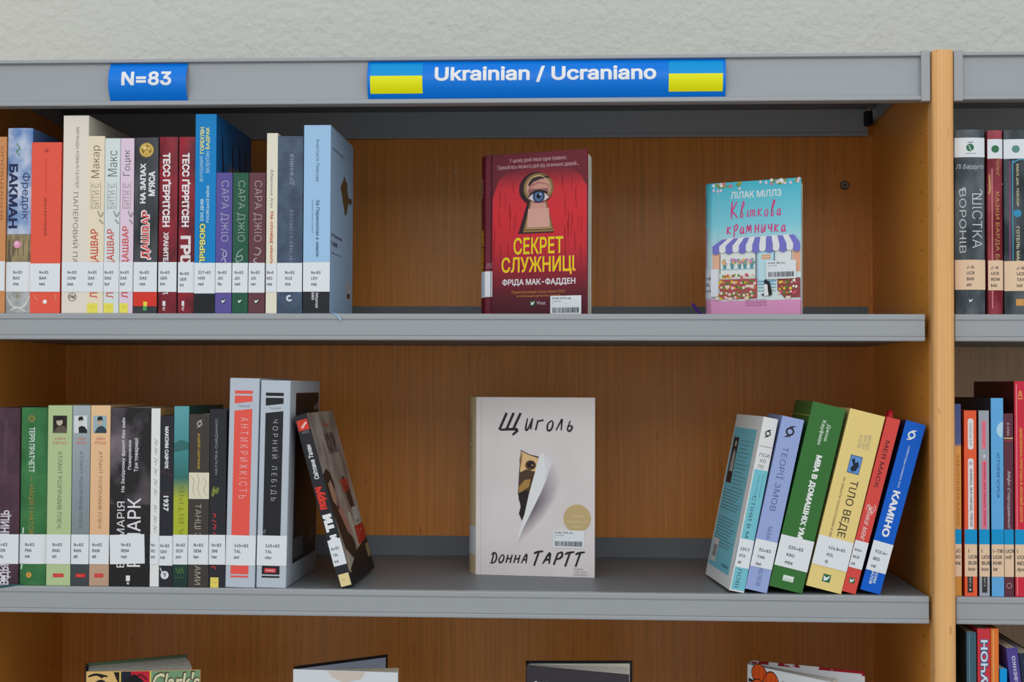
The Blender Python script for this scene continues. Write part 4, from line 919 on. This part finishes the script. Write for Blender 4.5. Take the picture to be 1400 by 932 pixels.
# --- flower shop novel ---------------------------------------------------
zt = at(1035, 246.5, .06).z; hh = zt-Z1-.0003
aq = gradmat(((0, (222, 150, 192)), (.13, (226, 160, 200)), (.14, (206, 222, 226)), (.5, (190, 220, 226)), (.68, (130, 206, 220)), (1, (70, 186, 206))), 0, hh, .3)
R, F, S = ajar(pt(973, 340, .085), pt(1095, 340, .038), pt(965.5, 340, .106), pt(1088, 340, .17), Z1, hh, aq, (230, 228, 224), (170, 200, 206),
    'turquoise and pink hardcover with a flower shop under a striped awning', GF, spine=aq, box=(118, 552, 90, 780), bow=.003)
P = Print(F); P.rect('cover_picture', (150, 206, 216), 150, 153, 92, 778)
P.text('author_name', (236, 246, 250), 'ЛІЛАК МІЛЛЗ', 214, 460, 140, 176, bold=.012)
PK = (214, 66, 134)
def hand(P, part, col, s_, x0, y0, adv, hgt, w, italic=.12):
    """simple hand lettering; each glyph in a unit cell (x 0..1, y 0 top..1 baseline)"""
    GL = {'К': [[(.15, -.45), (.1, .3), (.12, 1.02)], [(.8, -.4), (.2, .35), (.5, .6), (.95, 1)]],
          'в': [[(.2, 1), (.3, .2), (.55, -.5), (.72, -.3), (.35, .35), (.25, .9), (.5, 1.05), (.68, .75), (.4, .5)]],
          'і': [[(.4, .3), (.36, .95), (.6, .9)]], 'т': [[(.15, .4), (.12, 1)], [(.15, .5), (.4, .38), (.52, .5), (.5, 1)], [(.52, .5), (.8, .38), (.92, .5), (.9, .95), (1.1, .9)]],
          'к': [[(.15, .25), (.12, 1)], [(.75, .28), (.2, .65), (.8, 1)]], 'о': [[(.5, .35), (.18, .6), (.3, 1), (.65, .95), (.75, .55), (.5, .33)]],
          'а': [[(.65, .4), (.3, .45), (.15, .85), (.4, 1), (.65, .7), (.68, .38)], [(.68, .4), (.68, .9), (.95, 1)]],
          'р': [[(.2, .2), (.25, 1.35)], [(.2, .4), (.55, .1), (.78, .35), (.55, .65), (.25, .65)]],
          'м': [[(.05, 1), (.22, .2), (.5, .8), (.75, .2), (.92, 1)]], 'н': [[(.15, .2), (.18, 1)], [(.72, .15), (.75, 1)], [(.18, .62), (.74, .55)]],
          'и': [[(.15, .2), (.16, .9), (.4, .95), (.7, .25)], [(.7, .2), (.72, .95)]], 'ч': [[(.15, .2), (.2, .55), (.5, .62), (.7, .5)], [(.7, .15), (.72, 1)]],
          'Щ': [[(.12, 0), (-.06, 1)], [(.5, 0), (.32, 1)], [(.88, 0), (.68, 1)], [(-.02, 1), (.9, .97), (.72, 1.3)]],
          'г': [[(.2, .35), (.12, 1)], [(.15, .4), (.8, .32)]], 'л': [[(.05, 1), (.45, .3), (.5, .35), (.62, 1)]], 'ь': [[(.25, .35), (.12, .9), (.4, 1.05), (.6, .8), (.4, .68), (.15, .75)]],
          'Д': [[(.05, .35), (.35, .15), (.75, .3), (.85, .7), (.6, 1), (.0, 1.05)], [(.35, .2), (.25, 1)]], 'О': [[(.5, .3), (.12, .7), (.3, 1), (.7, .85), (.78, .45), (.5, .3)]],
          'Н': [[(.2, .3), (.05, 1)], [(.8, .3), (.66, 1)], [(.14, .65), (.75, .62)]], 'А': [[(.0, 1), (.6, .2), (.7, 1)], [(.25, .72), (.68, .68)]],
          'Т': [[(.5, .2), (.22, 1.15)], [(0, .3), (.3, .18), (1, .1)]], 'Р': [[(.35, .2), (.08, 1.05)], [(.3, .25), (.75, .15), (.85, .4), (.6, .6), (.2, .65)]]}
    x = x0
    for ch in s_:
        if ch != ' ':
            for g in GL.get(ch, []): P.stroke(part, col, [[(x+(p_[0]+italic*(1-p_[1]))*adv*.86, y0+(p_[1]-1)*hgt) for p_ in g]], w)
        x += adv*(.62 if ch in 'іь' else 1.0 if ch not in 'Щмт' else 1.25)
hand(P, 'title_lettering', PK, 'К', 212, 278, 44, 62, .0019, .06)
hand(P, 'title_lettering', PK, 'віткова', 256, 272, 30.5, 52, .0014)
hand(P, 'title_lettering', PK, 'крамничка', 192, 356, 32, 52, .0016)
# garland
rnd = random.Random(9)
for k in range(34):
    x = rnd.choice((rnd.uniform(122, 215), rnd.uniform(235, 262), rnd.uniform(410, 452), rnd.uniform(455, 548))); y = rnd.uniform(93, 112 if 140 < x < 520 else 122)
    P.ell('cover_picture', rnd.choice(((120, 150, 60), (160, 160, 70), (240, 200, 210), (246, 240, 244), (226, 120, 130), (130, 160, 80))), x, y, rnd.uniform(5, 9))
for x, y in ((165, 130), (258, 126), (360, 100), (388, 104), (505, 112), (540, 108), (130, 128), (150, 134)): P.ell('cover_picture', (240, 206, 220), x, y, 6, 8)
# shop
P.rect('cover_picture', (214, 228, 226), 150, 552, 450, 700); P.rect('cover_picture', (232, 182, 150), 124, 160, 455, 535); P.rect('cover_picture', (226, 170, 140), 514, 551, 455, 560)
P.rect('cover_picture', (228, 236, 226), 164, 334, 455, 570); P.rect('cover_picture', (112, 64, 54), 159, 163, 458, 560); P.rect('cover_picture', (130, 140, 150), 334, 344, 455, 600)
P.rect('cover_picture', (168, 208, 226), 345, 425, 450, 620); P.rect('cover_picture', (190, 224, 236), 352, 418, 460, 610); P.rect('cover_picture', (100, 120, 130), 425, 430, 450, 540)
P.rect('cover_picture', (228, 238, 232), 442, 508, 455, 510); P.rect('cover_picture', (120, 70, 60), 508, 511, 455, 510)
for k in range(4): P.rect('cover_picture', (120+10*k, 170+6*k, 190), 345, 436, 600+k*16, 608+k*16)
P.rect('cover_picture', (224, 152, 90), 366, 408, 470, 492); P.text('cover_picture', (250, 236, 220), 'SHOP', 370, 404, 475, 487, bold=.02)
P.rect('cover_picture', (140, 196, 200), 168, 332, 536, 541)
for x in (185, 222, 258, 285, 318): 
    P.poly('cover_picture', (90, 150, 160), [(x-11, 505), (x+11, 505), (x+6, 536), (x-6, 536)])
    for k in range(7): P.ell('cover_picture', ((206, 140, 180), (110, 160, 140), (226, 180, 110))[(k+int(x)) % 3], x+rnd.uniform(-13, 13), 500+rnd.uniform(-10, 10), rnd.uniform(5, 9), n=10)
P.rect('cover_picture', (176, 84, 88), 160, 345, 588, 690); P.poly('cover_picture', (150, 76, 76), [(442, 590), (552, 590), (552, 690), (475, 690), (442, 650)])
for (xa, xb, ys) in ((158, 345, (575, 606, 632, 662, 680)), (455, 551, (610, 640, 665))):
    for y in ys:
        for k in range(int((xb-xa)/11)):
            P.ell('cover_picture', rnd.choice(((226, 190, 60), (206, 90, 100), (120, 150, 60), (232, 200, 190), (214, 120, 60), (90, 130, 60), (240, 226, 200))), xa+k*11+rnd.uniform(-4, 4), y+rnd.uniform(-7, 7), rnd.uniform(4.5, 8), n=10)
for x, y in ((150, 678), (215, 682), (295, 684), (495, 682), (200, 620), (320, 620)): P.poly('cover_picture', (236, 214, 196), [(x-12, y), (x+12, y), (x+8, y+16), (x-8, y+16)])
P.rect('cover_picture', (222, 150, 192), 119, 551, 700, 779)
# awning with stripes
LV = (120, 118, 200); WHT = (238, 238, 244)
xs_t = [182-10+51*.5*0+v for v in (0, 26, 60, 92, 128, 158, 188, 216, 248, 278, 312, 340, 368)]
tops = [160+ (540-160)*k/15 for k in range(16)]; bots = [122+(552-122)*k/13 for k in range(14)]
P.poly('awning_print', WHT, [(175, 380), (515, 372), (552, 440), (126, 448)])
for k in range(7):
    a_, b_ = 166+k*56.5, 166+k*56.5+28; lo = 126+k*65.5
    hi1, hi2 = 176+k*53.5, 176+k*53.5+26
    if k == 6: hi2 = min(hi2, 522); 
    r1, r2 = lo, min(lo+34, 552)
    P.poly('awning_print', LV, [(hi1, 382-k*1.3), (hi2, 382-k*1.3), (r2, 418), (r2, 448), (r1, 448), (r1, 418)]); P.ell('awning_print', LV, (r1+r2)/2, 448, (r2-r1)/2, 12)
    if k < 6: P.ell('awning_print', WHT, r2+15.5, 442, 15, 11)
# cat
P.poly('cat_print', (34, 30, 34), [(382, 600), (388, 592), (394, 602), (406, 606), (410, 622), (416, 650), (418, 672), (404, 680), (392, 672), (394, 630), (384, 618)])
P.poly('cat_print', (236, 232, 232), [(384, 618), (396, 622), (398, 650), (402, 676), (380, 678), (382, 650), (378, 630)]); P.ell('cat_print', (34, 30, 34), 388, 608, 9); P.ell('cat_print', (34, 30, 34), 374, 672, 7, 4)
for i, s_ in enumerate(('НІКОЛИ НЕ ПІЗНО', 'ПОЧАТИ ВІДНОВУ', 'ЦВІСТИ З РАДІСТЮ')): P.text('cover_small_print', (150, 84, 130), s_, 290, 392, 695+i*13, 703+i*13, bold=.01)
barcode(P, 390, 533, 502, 594, 'N=83 MIL kvi', .62)
P.rect('spine_label', (226, 226, 236), 119, 156, 535, 676); P.build(R)
P = Print(S); P.text('spine_lettering', (60, 110, 130), 'ЛІЛАК МІЛЛЗ', .3, .6, .1, .3, 'D'); P.text('spine_lettering', PK, 'Квіткова крамничка', .25, .75, .34, .62, 'D'); P.rect('spine_label', (220, 222, 230), 0, 1, .65, .86)
for i, s_ in enumerate(('N=8', 'MIL', 'kvi')): P.text('spine_label', INK, s_, .3, .95, .70+i*.045, .725+i*.045, bold=.01)
P.build(R)

# --- torn paper novel ------------------------------------------------------
f0 = (-.4925, .1388); f1 = (-.3543, .1202); zt = at(730, 543, .129).z; hh = zt-.0003
paper = nmat((216, 207, 205), (226, 217, 215), 14, .45, (1, 1, 1), .3, .7)
R, F, S = ajar(f0, f1, pt(643, 650, .178), pt(776, 545, .235), Z2, hh, paper, (214, 208, 198), (150, 140, 120),
    'pale grey hardcover with a torn paper flap and brush lettered title', GF, spine=(204, 184, 146), box=(90, 621, 72, 866), bow=.003)
P = Print(F)
BR = (44, 40, 42)
P.rect('cover_groove', (204, 196, 195), 112, 115, 74, 865)
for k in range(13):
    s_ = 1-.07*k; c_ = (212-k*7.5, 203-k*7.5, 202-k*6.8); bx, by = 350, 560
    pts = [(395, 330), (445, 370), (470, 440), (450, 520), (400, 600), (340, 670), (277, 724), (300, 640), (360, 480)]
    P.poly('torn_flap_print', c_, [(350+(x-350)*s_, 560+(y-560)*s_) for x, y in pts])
P.poly('torn_flap_print', (64, 44, 52), [(292, 306), (330, 326), (374, 336), (366, 400), (345, 480), (320, 560), (298, 622), (284, 590), (292, 560), (280, 500), (284, 420), (288, 350)])
P.poly('torn_flap_print', (226, 186, 134), [(294, 312), (325, 328), (370, 342), (362, 400), (330, 402), (290, 410), (286, 370)])
P.poly('torn_flap_print', (140, 104, 70), [(286, 345), (300, 316), (296, 360), (288, 400)])
P.ell('torn_flap_print', (92, 62, 36), 336, 374, 24, 22); P.ell('torn_flap_print', (38, 30, 28), 338, 372, 17, 15); P.ell('torn_flap_print', (150, 120, 90), 344, 374, 5)
P.poly('torn_flap_print', (78, 58, 40), [(284, 410), (318, 392), (352, 402), (346, 470), (336, 500), (286, 490)])
P.poly('torn_flap_print', (170, 128, 66), [(284, 470), (310, 440), (336, 436), (330, 470), (300, 490), (284, 500)]); P.poly('torn_flap_print', (40, 32, 34), [(282, 500), (310, 486), (336, 496), (322, 560), (300, 618), (286, 590), (296, 556), (284, 530)])
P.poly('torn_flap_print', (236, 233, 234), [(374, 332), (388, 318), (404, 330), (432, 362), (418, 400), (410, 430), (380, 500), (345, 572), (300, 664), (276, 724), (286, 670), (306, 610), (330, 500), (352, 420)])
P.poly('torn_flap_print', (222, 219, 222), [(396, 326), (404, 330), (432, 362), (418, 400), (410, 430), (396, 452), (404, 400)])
hand(P, 'title_lettering', BR, 'Щ', 200, 218, 96, 76, .0034, .22); hand(P, 'title_lettering', BR, 'иголь', 306, 218, 47, 66, .0023, .3)
hand(P, 'author_name', BR, 'ДОННА', 156, 810, 35, 52, .0019, .25); hand(P, 'author_name', BR, 'ТАРТТ', 346, 810, 46, 62, .0025, .25)
P.ell('round_sticker', (196, 170, 120), 544, 606, 60, n=36)
for i, s_ in enumerate(('Лауреат', 'Пулітцерівської', 'премії')): P.text('round_sticker', (222, 204, 166), s_, (520, 500, 525)[i], (572, 592, 567)[i], 592+i*23, 603+i*23)
for i, s_ in enumerate(('КНИГИ', 'НАЙКРАЩОГО', 'СМАКУ')): P.text('cover_small_print', (150, 142, 142), s_, 530, 570+20*(i > 0), 826+i*12, 835+i*12)
barcode(P, 436, 576, 660, 738, 'N=83 TAR shc', .64); P.build(R)
P = Print(S); P.rect('spine_label', (206, 210, 216), 0, 1, .73, .89); P.text('spine_lettering', (150, 128, 96), 'ДОННА ТАРТТ', .3, .7, .12, .4, 'D'); P.build(R)

# ================================================================== LOWER SHELF, four half open books
G4 = 'half open books on the lower shelf'
def hz(z): return z-Z3-.0003
R, F, S = ajar((-.925, .062), (-.8, .082), (-.941, .112), (-.842, .178), Z3, hz(-.1035), (214, 176, 120), (150, 170, 140), (96, 116, 84), 'comic style book with yellow and red picture panels, green back board, lowest row left', G4,
    spine=(60, 60, 60), page=PAGEW, bow=.002, box=(117, 272, 917, 1080))
P = Print(F); P.rect('picture_panel', (236, 190, 120), 118, 163, 917.5, 990); P.rect('picture_panel', (240, 206, 90), 162, 164, 917.5, 990); P.rect('picture_panel', (206, 30, 56), 164, 203, 917.5, 990); P.rect('picture_panel', (28, 34, 50), 164, 178, 917.5, 950)
P.rect('picture_panel', (240, 206, 90), 203, 205, 917.5, 990); P.rect('picture_panel', (120, 160, 120), 205, 271, 917.5, 990)
for q_ in ([(120, 922), (130, 920), (146, 922)], [(126, 930), (136, 926), (144, 928)], [(132, 920), (140, 923)]): P.stroke('picture_panel', (30, 24, 26), [q_], .0028)
P.poly('picture_panel', (30, 24, 26), [(154, 918), (162, 918), (162, 930), (158, 925)]); P.stroke('picture_panel', (120, 14, 36), [[(180, 926), (190, 921), (200, 926)]], .003); P.poly('picture_panel', (20, 20, 26), [(166, 926), (182, 920), (196, 927), (180, 930)])
P.text('cover_lettering', (70, 40, 34), "Clark's", 205.5, 271.5, 917.8, 937, bold=.06, slant=.06); P.text('cover_lettering', (226, 220, 180), "Clark's", 207, 271, 919, 936, bold=.02, slant=.06); P.build(R)

R, F, S = ajar((-.690, .062), (-.571, .052), (-.692, .080), (-.599, .162), Z3, hz(-.0975), (222, 226, 230), (176, 186, 206), (26, 26, 30), 'white fronted hardcover with black back board swung open, lowest row second from left', G4, spine=(30, 30, 34), pages='front', page=PAGE, box=(400, 544, 915, 1080))
P = Print(F); P.text('cover_lettering', (150, 152, 156), 'БЕЙ Винсент', 416, 500, 927, 938, bold=.0); P.poly('cover_picture', (214, 200, 190), [(448, 915.5), (500, 915.5), (494, 922), (470, 926), (454, 921)]); P.build(R)

R, F, S = ajar((-.429, .052), (-.318, .0075), (-.431, .082), (-.312, .092), Z3, hz(-.0878), (58, 54, 60), (216, 210, 196), (26, 26, 28), 'black hardcover with white lettering on its half open front, lowest row third from left', G4, spine=(30, 30, 34), pages='mid', page=PAGEW, box=(718, 860, 910, 1080))
P = Print(F)
for i, ch in enumerate('СТІЛЕЦЬ'): P.text('cover_lettering', (222, 222, 226), ch, 728+i*18, 736+i*18+(2 if ch in 'ТЕ' else 0), 923, 933, bold=.05)
P.build(R)

flor = nmat((150, 24, 36), (222, 220, 224), 90, .35, (1, 1, 1), .48, .52, 2)
R, F, S = ajar((-.183, .100), (-.107, .0045), (-.176, .124), (-.058, .068), Z3, hz(-.0915), (226, 228, 234), (214, 216, 220), flor, 'white hardcover with orange and red flower pattern, lowest row rightmost', G4, spine=(226, 228, 234), pages='front', page=PAGEW, box=(1022, 1120, 907, 1090))
P = Print(F)
for x, y, rx, ry in ((1037, 914, 9, 9), (1052, 922, 9, 12), (1036, 931, 11, 11), (1054, 948, 10, 12)):
    P.ell('flower_print', (30, 30, 36), x, y, rx*1.1, ry*1.1, n=16); P.ell('flower_print', (226, 92, 34), x, y, rx, ry, n=16)
    for k in range(3): P.stroke('flower_print', (170, 40, 20), [[(x-rx*.6+k*rx*.6, y-ry*.7), (x-rx*.6+k*rx*.6, y+ry*.7)]], .0008)
for x, y in ((1066, 916), (1068, 926), (1024, 920), (1024, 928)): P.poly('flower_print', (40, 40, 46), [(x, y), (x+8, y+2), (x, y+4)])
P.rect('flower_print', (196, 50, 66), 1085, 1112, 918, 1000); P.build(R)
# ================================================================== RIGHT BAY
PEACH = (228, 196, 164)
G5 = 'film covered books on the upper shelf of the right bay'
def rb(x0, x1, yt, c, label, grp=G5, **k): return upright(x0, x1, yt, Z1 if grp == G5 else Z2, c, label, grp, yref=330 if grp == G5 else 700, ybot=427.5 if grp == G5 else 817, **k)
def mm(c, d=18, s=50, r=.16, seed=0): return nmat(tuple(max(0, v-d) for v in c), tuple(min(255, v+d*2) for v in c), s, r, (1, 1, .35), .4, .7, bump=.15, seed=seed)
for x0, x1, yt, c, label, lines, ink2 in ((1306.3, 1347.6, 177, (70, 78, 84), 'dark grey hardcover in shiny film beside the post, round green sticker, call mark BAR', ['J-N', 'UCR', 'BAR', 'shi'], 0), (1351.2, 1371.6, 178, (132, 40, 52), 'dark red hardcover in shiny film with gold lettering and green round sticker', ['J-N', 'UCR', 'ROW', 'kaz'], 1),
        (1373.6, 1418, 177, (58, 66, 70), 'dark hardcover in shiny film with teal arch and gold lettering at the right picture edge', ['J-N', 'UCR', 'TAY', 'hot'], 2)):
    R, F, t, h, d = rb(x0, x1, yt, mm(c, seed=ink2), label, kind='hard', bow=.003 if ink2 != 1 else .0018)
    P = Print(F)
    gx = (.5, .5, .36)[ink2]; P.rect('top_sticker', (222, 226, 230), 0, 1, 188+2*(ink2 > 0), 214.5+2*(ink2 > 0)); P.ell('top_sticker', (52, 112, 82) if ink2 != 2 else (90, 140, 126), gx, 201.5+2*(ink2 > 0), (.13, .26, .12)[ink2], n=24)
    if ink2 == 0:
        P.text('top_sticker', (40, 60, 50), 'клуб', .42, .6, 193, 196, bold=.02); P.text('top_sticker', (60, 66, 70), 'українська', .34, .7, 208, 211); P.stroke('top_sticker', (190, 214, 196), [[(.46, 198), (.5, 203), (.56, 206)]], .001)
        P.text('author_name', (190, 196, 204), 'Лі Бардуґо', .05, .95, 224, 232, slant=.05); P.text('title_lettering', (206, 210, 216), 'ШІСТКА', .56, .9, 264, 338, 'D', bold=-.01); P.text('title_lettering', (186, 192, 198), 'ВОРОНІВ', .14, .36, 258, 345, 'D', bold=0)
        P.stroke('title_lettering', (206, 210, 216), [[(.6, 272), (.8, 268), (.9, 262), (.82, 258)], [(.12, 262), (.3, 256), (.35, 262)]], .001); logo_tick(P, .5, 409, .16, None, (200, 222, 214))
    elif ink2 == 1:
        GO = (196, 160, 96); P.text('author_name', GO, 'РОЛІНҐ', .56, .8, 216, 240, 'D'); P.stroke('title_lettering', GO, [[(.0, 252), (1, 251)], [(.1, 238), (.15, 258), (.05, 265)]], .0016); P.text('title_lettering', GO, 'КАЗКИ БАРДА БІДЛЯ', .46, .76, 262, 380, 'D', bold=-.004); P.stroke('pale_streak', (206, 130, 130), [[(.28, 230), (.27, 420)]], .0012)  # last stroke: paler line down the length of the spine
    else:
        P.stroke('cover_picture', (70, 150, 176), [[(.26, 356), (.26, 230), (.3, 222), (.45, 218), (.7, 218)]], .0014); P.stroke('cover_picture', (130, 70, 110), [[(.17, 358), (.18, 220)]], .0014)
        GO = (214, 200, 160); P.text('author_name', GO, 'ЕМІЛІ ДЖ. ТЕЙЛОР', .36, .46, 224, 281, 'D', bold=.01); P.ell('cover_picture', (50, 140, 180), .4, 291, .12); P.text('title_lettering', GO, 'ГОТЕЛЬ МАГНІФІК', .36, .46, 309, 380, 'D', bold=.01)
        P.rect('publisher_mark', (206, 150, 80), .34, .58, 407, 416)
    P.build(R)
    call_label(R, F, lines, (.36, .16, .36)[ink2], 354+ink2*.8, 394.5+ink2*.8, first=366+ink2*.6, step=7.9, em=.0056, col=PEACH, sx=.84)

G6 = 'blue striped books on the middle shelf of the right bay'
BLU = (0, 146, 204)
def labr(R, F, lines, x=.2): call_label(R, F, lines, x, 725, 790, first=757, step=8.3, em=.0062, col=PEACH, extra=(BLU, 725, 745.5), sx=.84)
R, F, t, h, d = rb(1304.2, 1314.2, 552, gradmat(((0, (206, 140, 60)), (.78, (222, 156, 76)), (.8, (86, 96, 140)), (1, (70, 84, 130))), 0, .2, .3), 'thin orange book with blue top, pressed against the post', G6, dep=.12)
P = Print(F); P.text('title_lettering', (160, 104, 50), 'ЗАБОРОНЕНІ КАЗКИ', .4, .8, 622, 720, 'D'); P.build(R); labr(R, F, ['UC', 'BO', 'sta'], .05)
R, F, t, h, d = rb(1318.6, 1335.4, 561, (236, 92, 52), 'orange red paperback with two white title strips, right bay', G6, dep=.145, back=(196, 60, 30), side=(196, 60, 30))  # side and back boards: the orange darkened to imitate shade
P = Print(F)
P.rect('title_strip', (226, 222, 222), .3, .76, 575, 612); P.ell('title_strip', (226, 222, 222), .53, 575, .23, 3); P.ell('title_strip', (226, 222, 222), .53, 612, .23, 3); P.text('title_strip', (110, 110, 120), 'СИМОНА БУР', .42, .64, 578, 610, 'D')
P.rect('title_strip', (226, 222, 222), .3, .76, 630, 726); P.ell('title_strip', (226, 222, 222), .53, 630, .23, 3); P.ell('title_strip', (190, 170, 190), .53, 634, .16, 2.5); P.text('title_strip', (90, 90, 100), 'КНИЖКА, ЯКА НАВЧАЄ, ТРЕНУЄ', .4, .66, 642, 722, 'D', bold=.02)
P.rect('publisher_mark', (52, 50, 50), .22, .66, 783, 812); P.text('publisher_mark', (190, 180, 176), 'КНИГА', .36, .52, 786, 804, 'D'); P.ell('publisher_mark', (214, 206, 200), .44, 808, .08); P.build(R)
P2 = Print(left_face(t, h, d)); 
for z_, in ((.15,), (.22,), (.36,), (.6,)): P2.poly('cover_picture', (40, 20, 18), [(.6, z_), (.8, z_-.02), (.9, z_+.01), (.7, z_+.04)])
P2.build(R); labr(R, F, ['I', 'UCR', 'BUR', 'kov'], .28)
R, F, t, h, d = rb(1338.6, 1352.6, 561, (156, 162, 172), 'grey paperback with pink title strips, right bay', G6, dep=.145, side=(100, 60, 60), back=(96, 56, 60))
P = Print(F); P.rect('title_strip', (226, 120, 140), .3, .72, 575, 614); P.text('title_strip', (170, 60, 80), 'СИМОНА БУР', .42, .6, 578, 610, 'D'); P.ell('title_strip', (226, 220, 224), .52, 624, .12); P.rect('title_strip', (232, 110, 136), .3, .74, 630, 724); P.text('title_strip', (150, 40, 66), 'КНИЖКА, ЯКА НАВЧАЄ, ТРЕНУЄ', .42, .64, 633, 720, 'D', bold=.02)
P.rect('publisher_mark', (52, 50, 50), .26, .76, 783, 812); P.text('publisher_mark', (190, 180, 176), 'КНИГА', .42, .6, 786, 804, 'D'); P.build(R); labr(R, F, ['I', 'UCR', 'BUR', 'kov'], .2)
R, F, t, h, d = rb(1355.4, 1372.2, 544, (96, 168, 220), 'light blue paperback with pale half circle at its spine edge, right bay', G6, dep=.16, side=(20, 40, 60), back=(22, 42, 60))  # side and back boards: darkened blue acting as painted shade
P = Print(F); P.ell('cover_picture', (176, 212, 234), 1, 588, .55, 11, a0=90, a1=270, n=20); P.text('title_lettering', (44, 96, 156), 'ІСТОРІЯ ІСУСА', .46, .7, 620, 682, 'D', bold=.01); P.build(R); labr(R, F, ['I-TBI', 'UCR', 'KHR', 'ist'], .1)
R, F, t, h, d = rb(1373, 1385.6, 565, (96, 48, 62), 'plum brown paperback with script title and thin gold line, right bay', G6, dep=.13)
P = Print(F); P.text('author_name', (190, 170, 176), '6 клас', .36, .62, 578, 596, 'D', bold=.01); P.rect('title_lettering', (206, 180, 130), 0, 1, 598.5, 600); P.rect('title_lettering', (176, 60, 70), 0, 1, 602, 603); P.text('title_lettering', (206, 190, 200), 'Міфи Стародавньої', .3, .7, 645, 724, 'D', slant=.03); P.ell('publisher_mark', (190, 150, 140), .5, 802, .3, ring=.2); P.build(R); labr(R, F, ['UCR', 'mif'], .08)
R, F, t, h, d = rb(1387.6, 1404, 521, (206, 40, 62), 'tall glossy red hardcover with gold lettering, right bay at the picture edge', G6, dep=.17, side=(60, 10, 18), back=(64, 10, 20))  # side and back: the red darkened, shade put into the colour; paler line down the spine drawn below
P = Print(F); P.stroke('ornament', (222, 170, 90), [[(.3, 545), (.7, 545)], [(.35, 543), (.5, 534), (.65, 543)], [(.42, 540), (.58, 540)]], .001); P.text('title_lettering', (222, 160, 70), 'ДИВОВИЖНІ ПРИГОДИ В ЛІСОВІЙ ШКОЛІ', .4, .7, 585, 715, 'D', bold=.02); P.stroke('pale_streak', (236, 130, 140), [[(.18, 525), (.17, 815)]], .0012); P.build(R); labr(R, F, ['I', 'UCR', 'NES', 'dyv'], .14)  # last stroke: thin paler line over the full spine height

G7 = 'books on the lower shelf of the right bay'
def r3(x0, x1, yt, c, label, **k):
    R_, F_, t_, h_, d_ = upright(x0, x1, yt, Z3, c, label, G7, yref=900, ybot=1190, **k); return R_, F_, t_, h_, d_
R, F, t, h, d = r3(1321.5, 1334.6, 864, (62, 96, 112), 'teal grey book nearest the post on the lowest right shelf', back=(30, 50, 60))  # back board: teal grey darkened in place of shade
P = Print(F); P.stroke('pale_streak', (100, 140, 156), [[(.3, 866), (.3, 1100)]], .001); P.build(R)  # paler line running down the spine
R, F, t, h, d = r3(1336.6, 1353.7, 859, (206, 52, 62), 'red book with blue outlined white letters on the lowest right shelf')
P = Print(F); P.text('title_lettering', (30, 84, 140), 'НЕМОМУЧОН', .2, .86, 873, 1010, 'U', bold=.07); P.text('title_lettering', (214, 226, 236), 'НЕМОМУЧОН', .25, .81, 874, 1009, 'U', bold=.02); P.build(R)
R, F, t, h, d = r3(1354.8, 1366.0, 859, (228, 120, 48), 'plain orange book on the lowest right shelf', kind='hard', bow=.001)
P = Print(F); P.stroke('pale_streak', (246, 176, 110), [[(.3, 861), (.3, 1100)]], .0012); P.build(R)  # lighter orange line along the spine
R, F, t, h, d = r3(1367.0, 1376.5, 914, (0, 150, 220), 'short bright cyan book on the lowest right shelf', dep=.12)
P = Print(F); P.rect('title_strip', (220, 226, 230), .3, .7, 960, 1060); P.build(R)
for x0, ang, t_, yt, c, lab, txt, wc in ((1375.5, 6.5, .0115, 886, (78, 66, 140), 'purple book leaning left with white lettering on the lowest right shelf', 'О.В. Ісаєнко', (200, 200, 220)), (1393, 6.5, .013, 893, (34, 44, 64), 'dark blue book at the right edge of the lowest right shelf', 'КАЗКИ', (120, 130, 150))):
    tl = at(x0, yt, .008); hh = (tl.z-Z3)/math.cos(math.radians(ang)); xb = tl.x+(tl.z-Z3)*math.tan(math.radians(ang))
    R, F, t, h, d = leaning('b', xb, t_, hh-.0003, -ang, c, lab, G7, zs=Z3)
    P = Print(F); P.text('title_lettering', wc, txt, .3, .72, .035, .26, 'U', bold=.01); P.build(R)
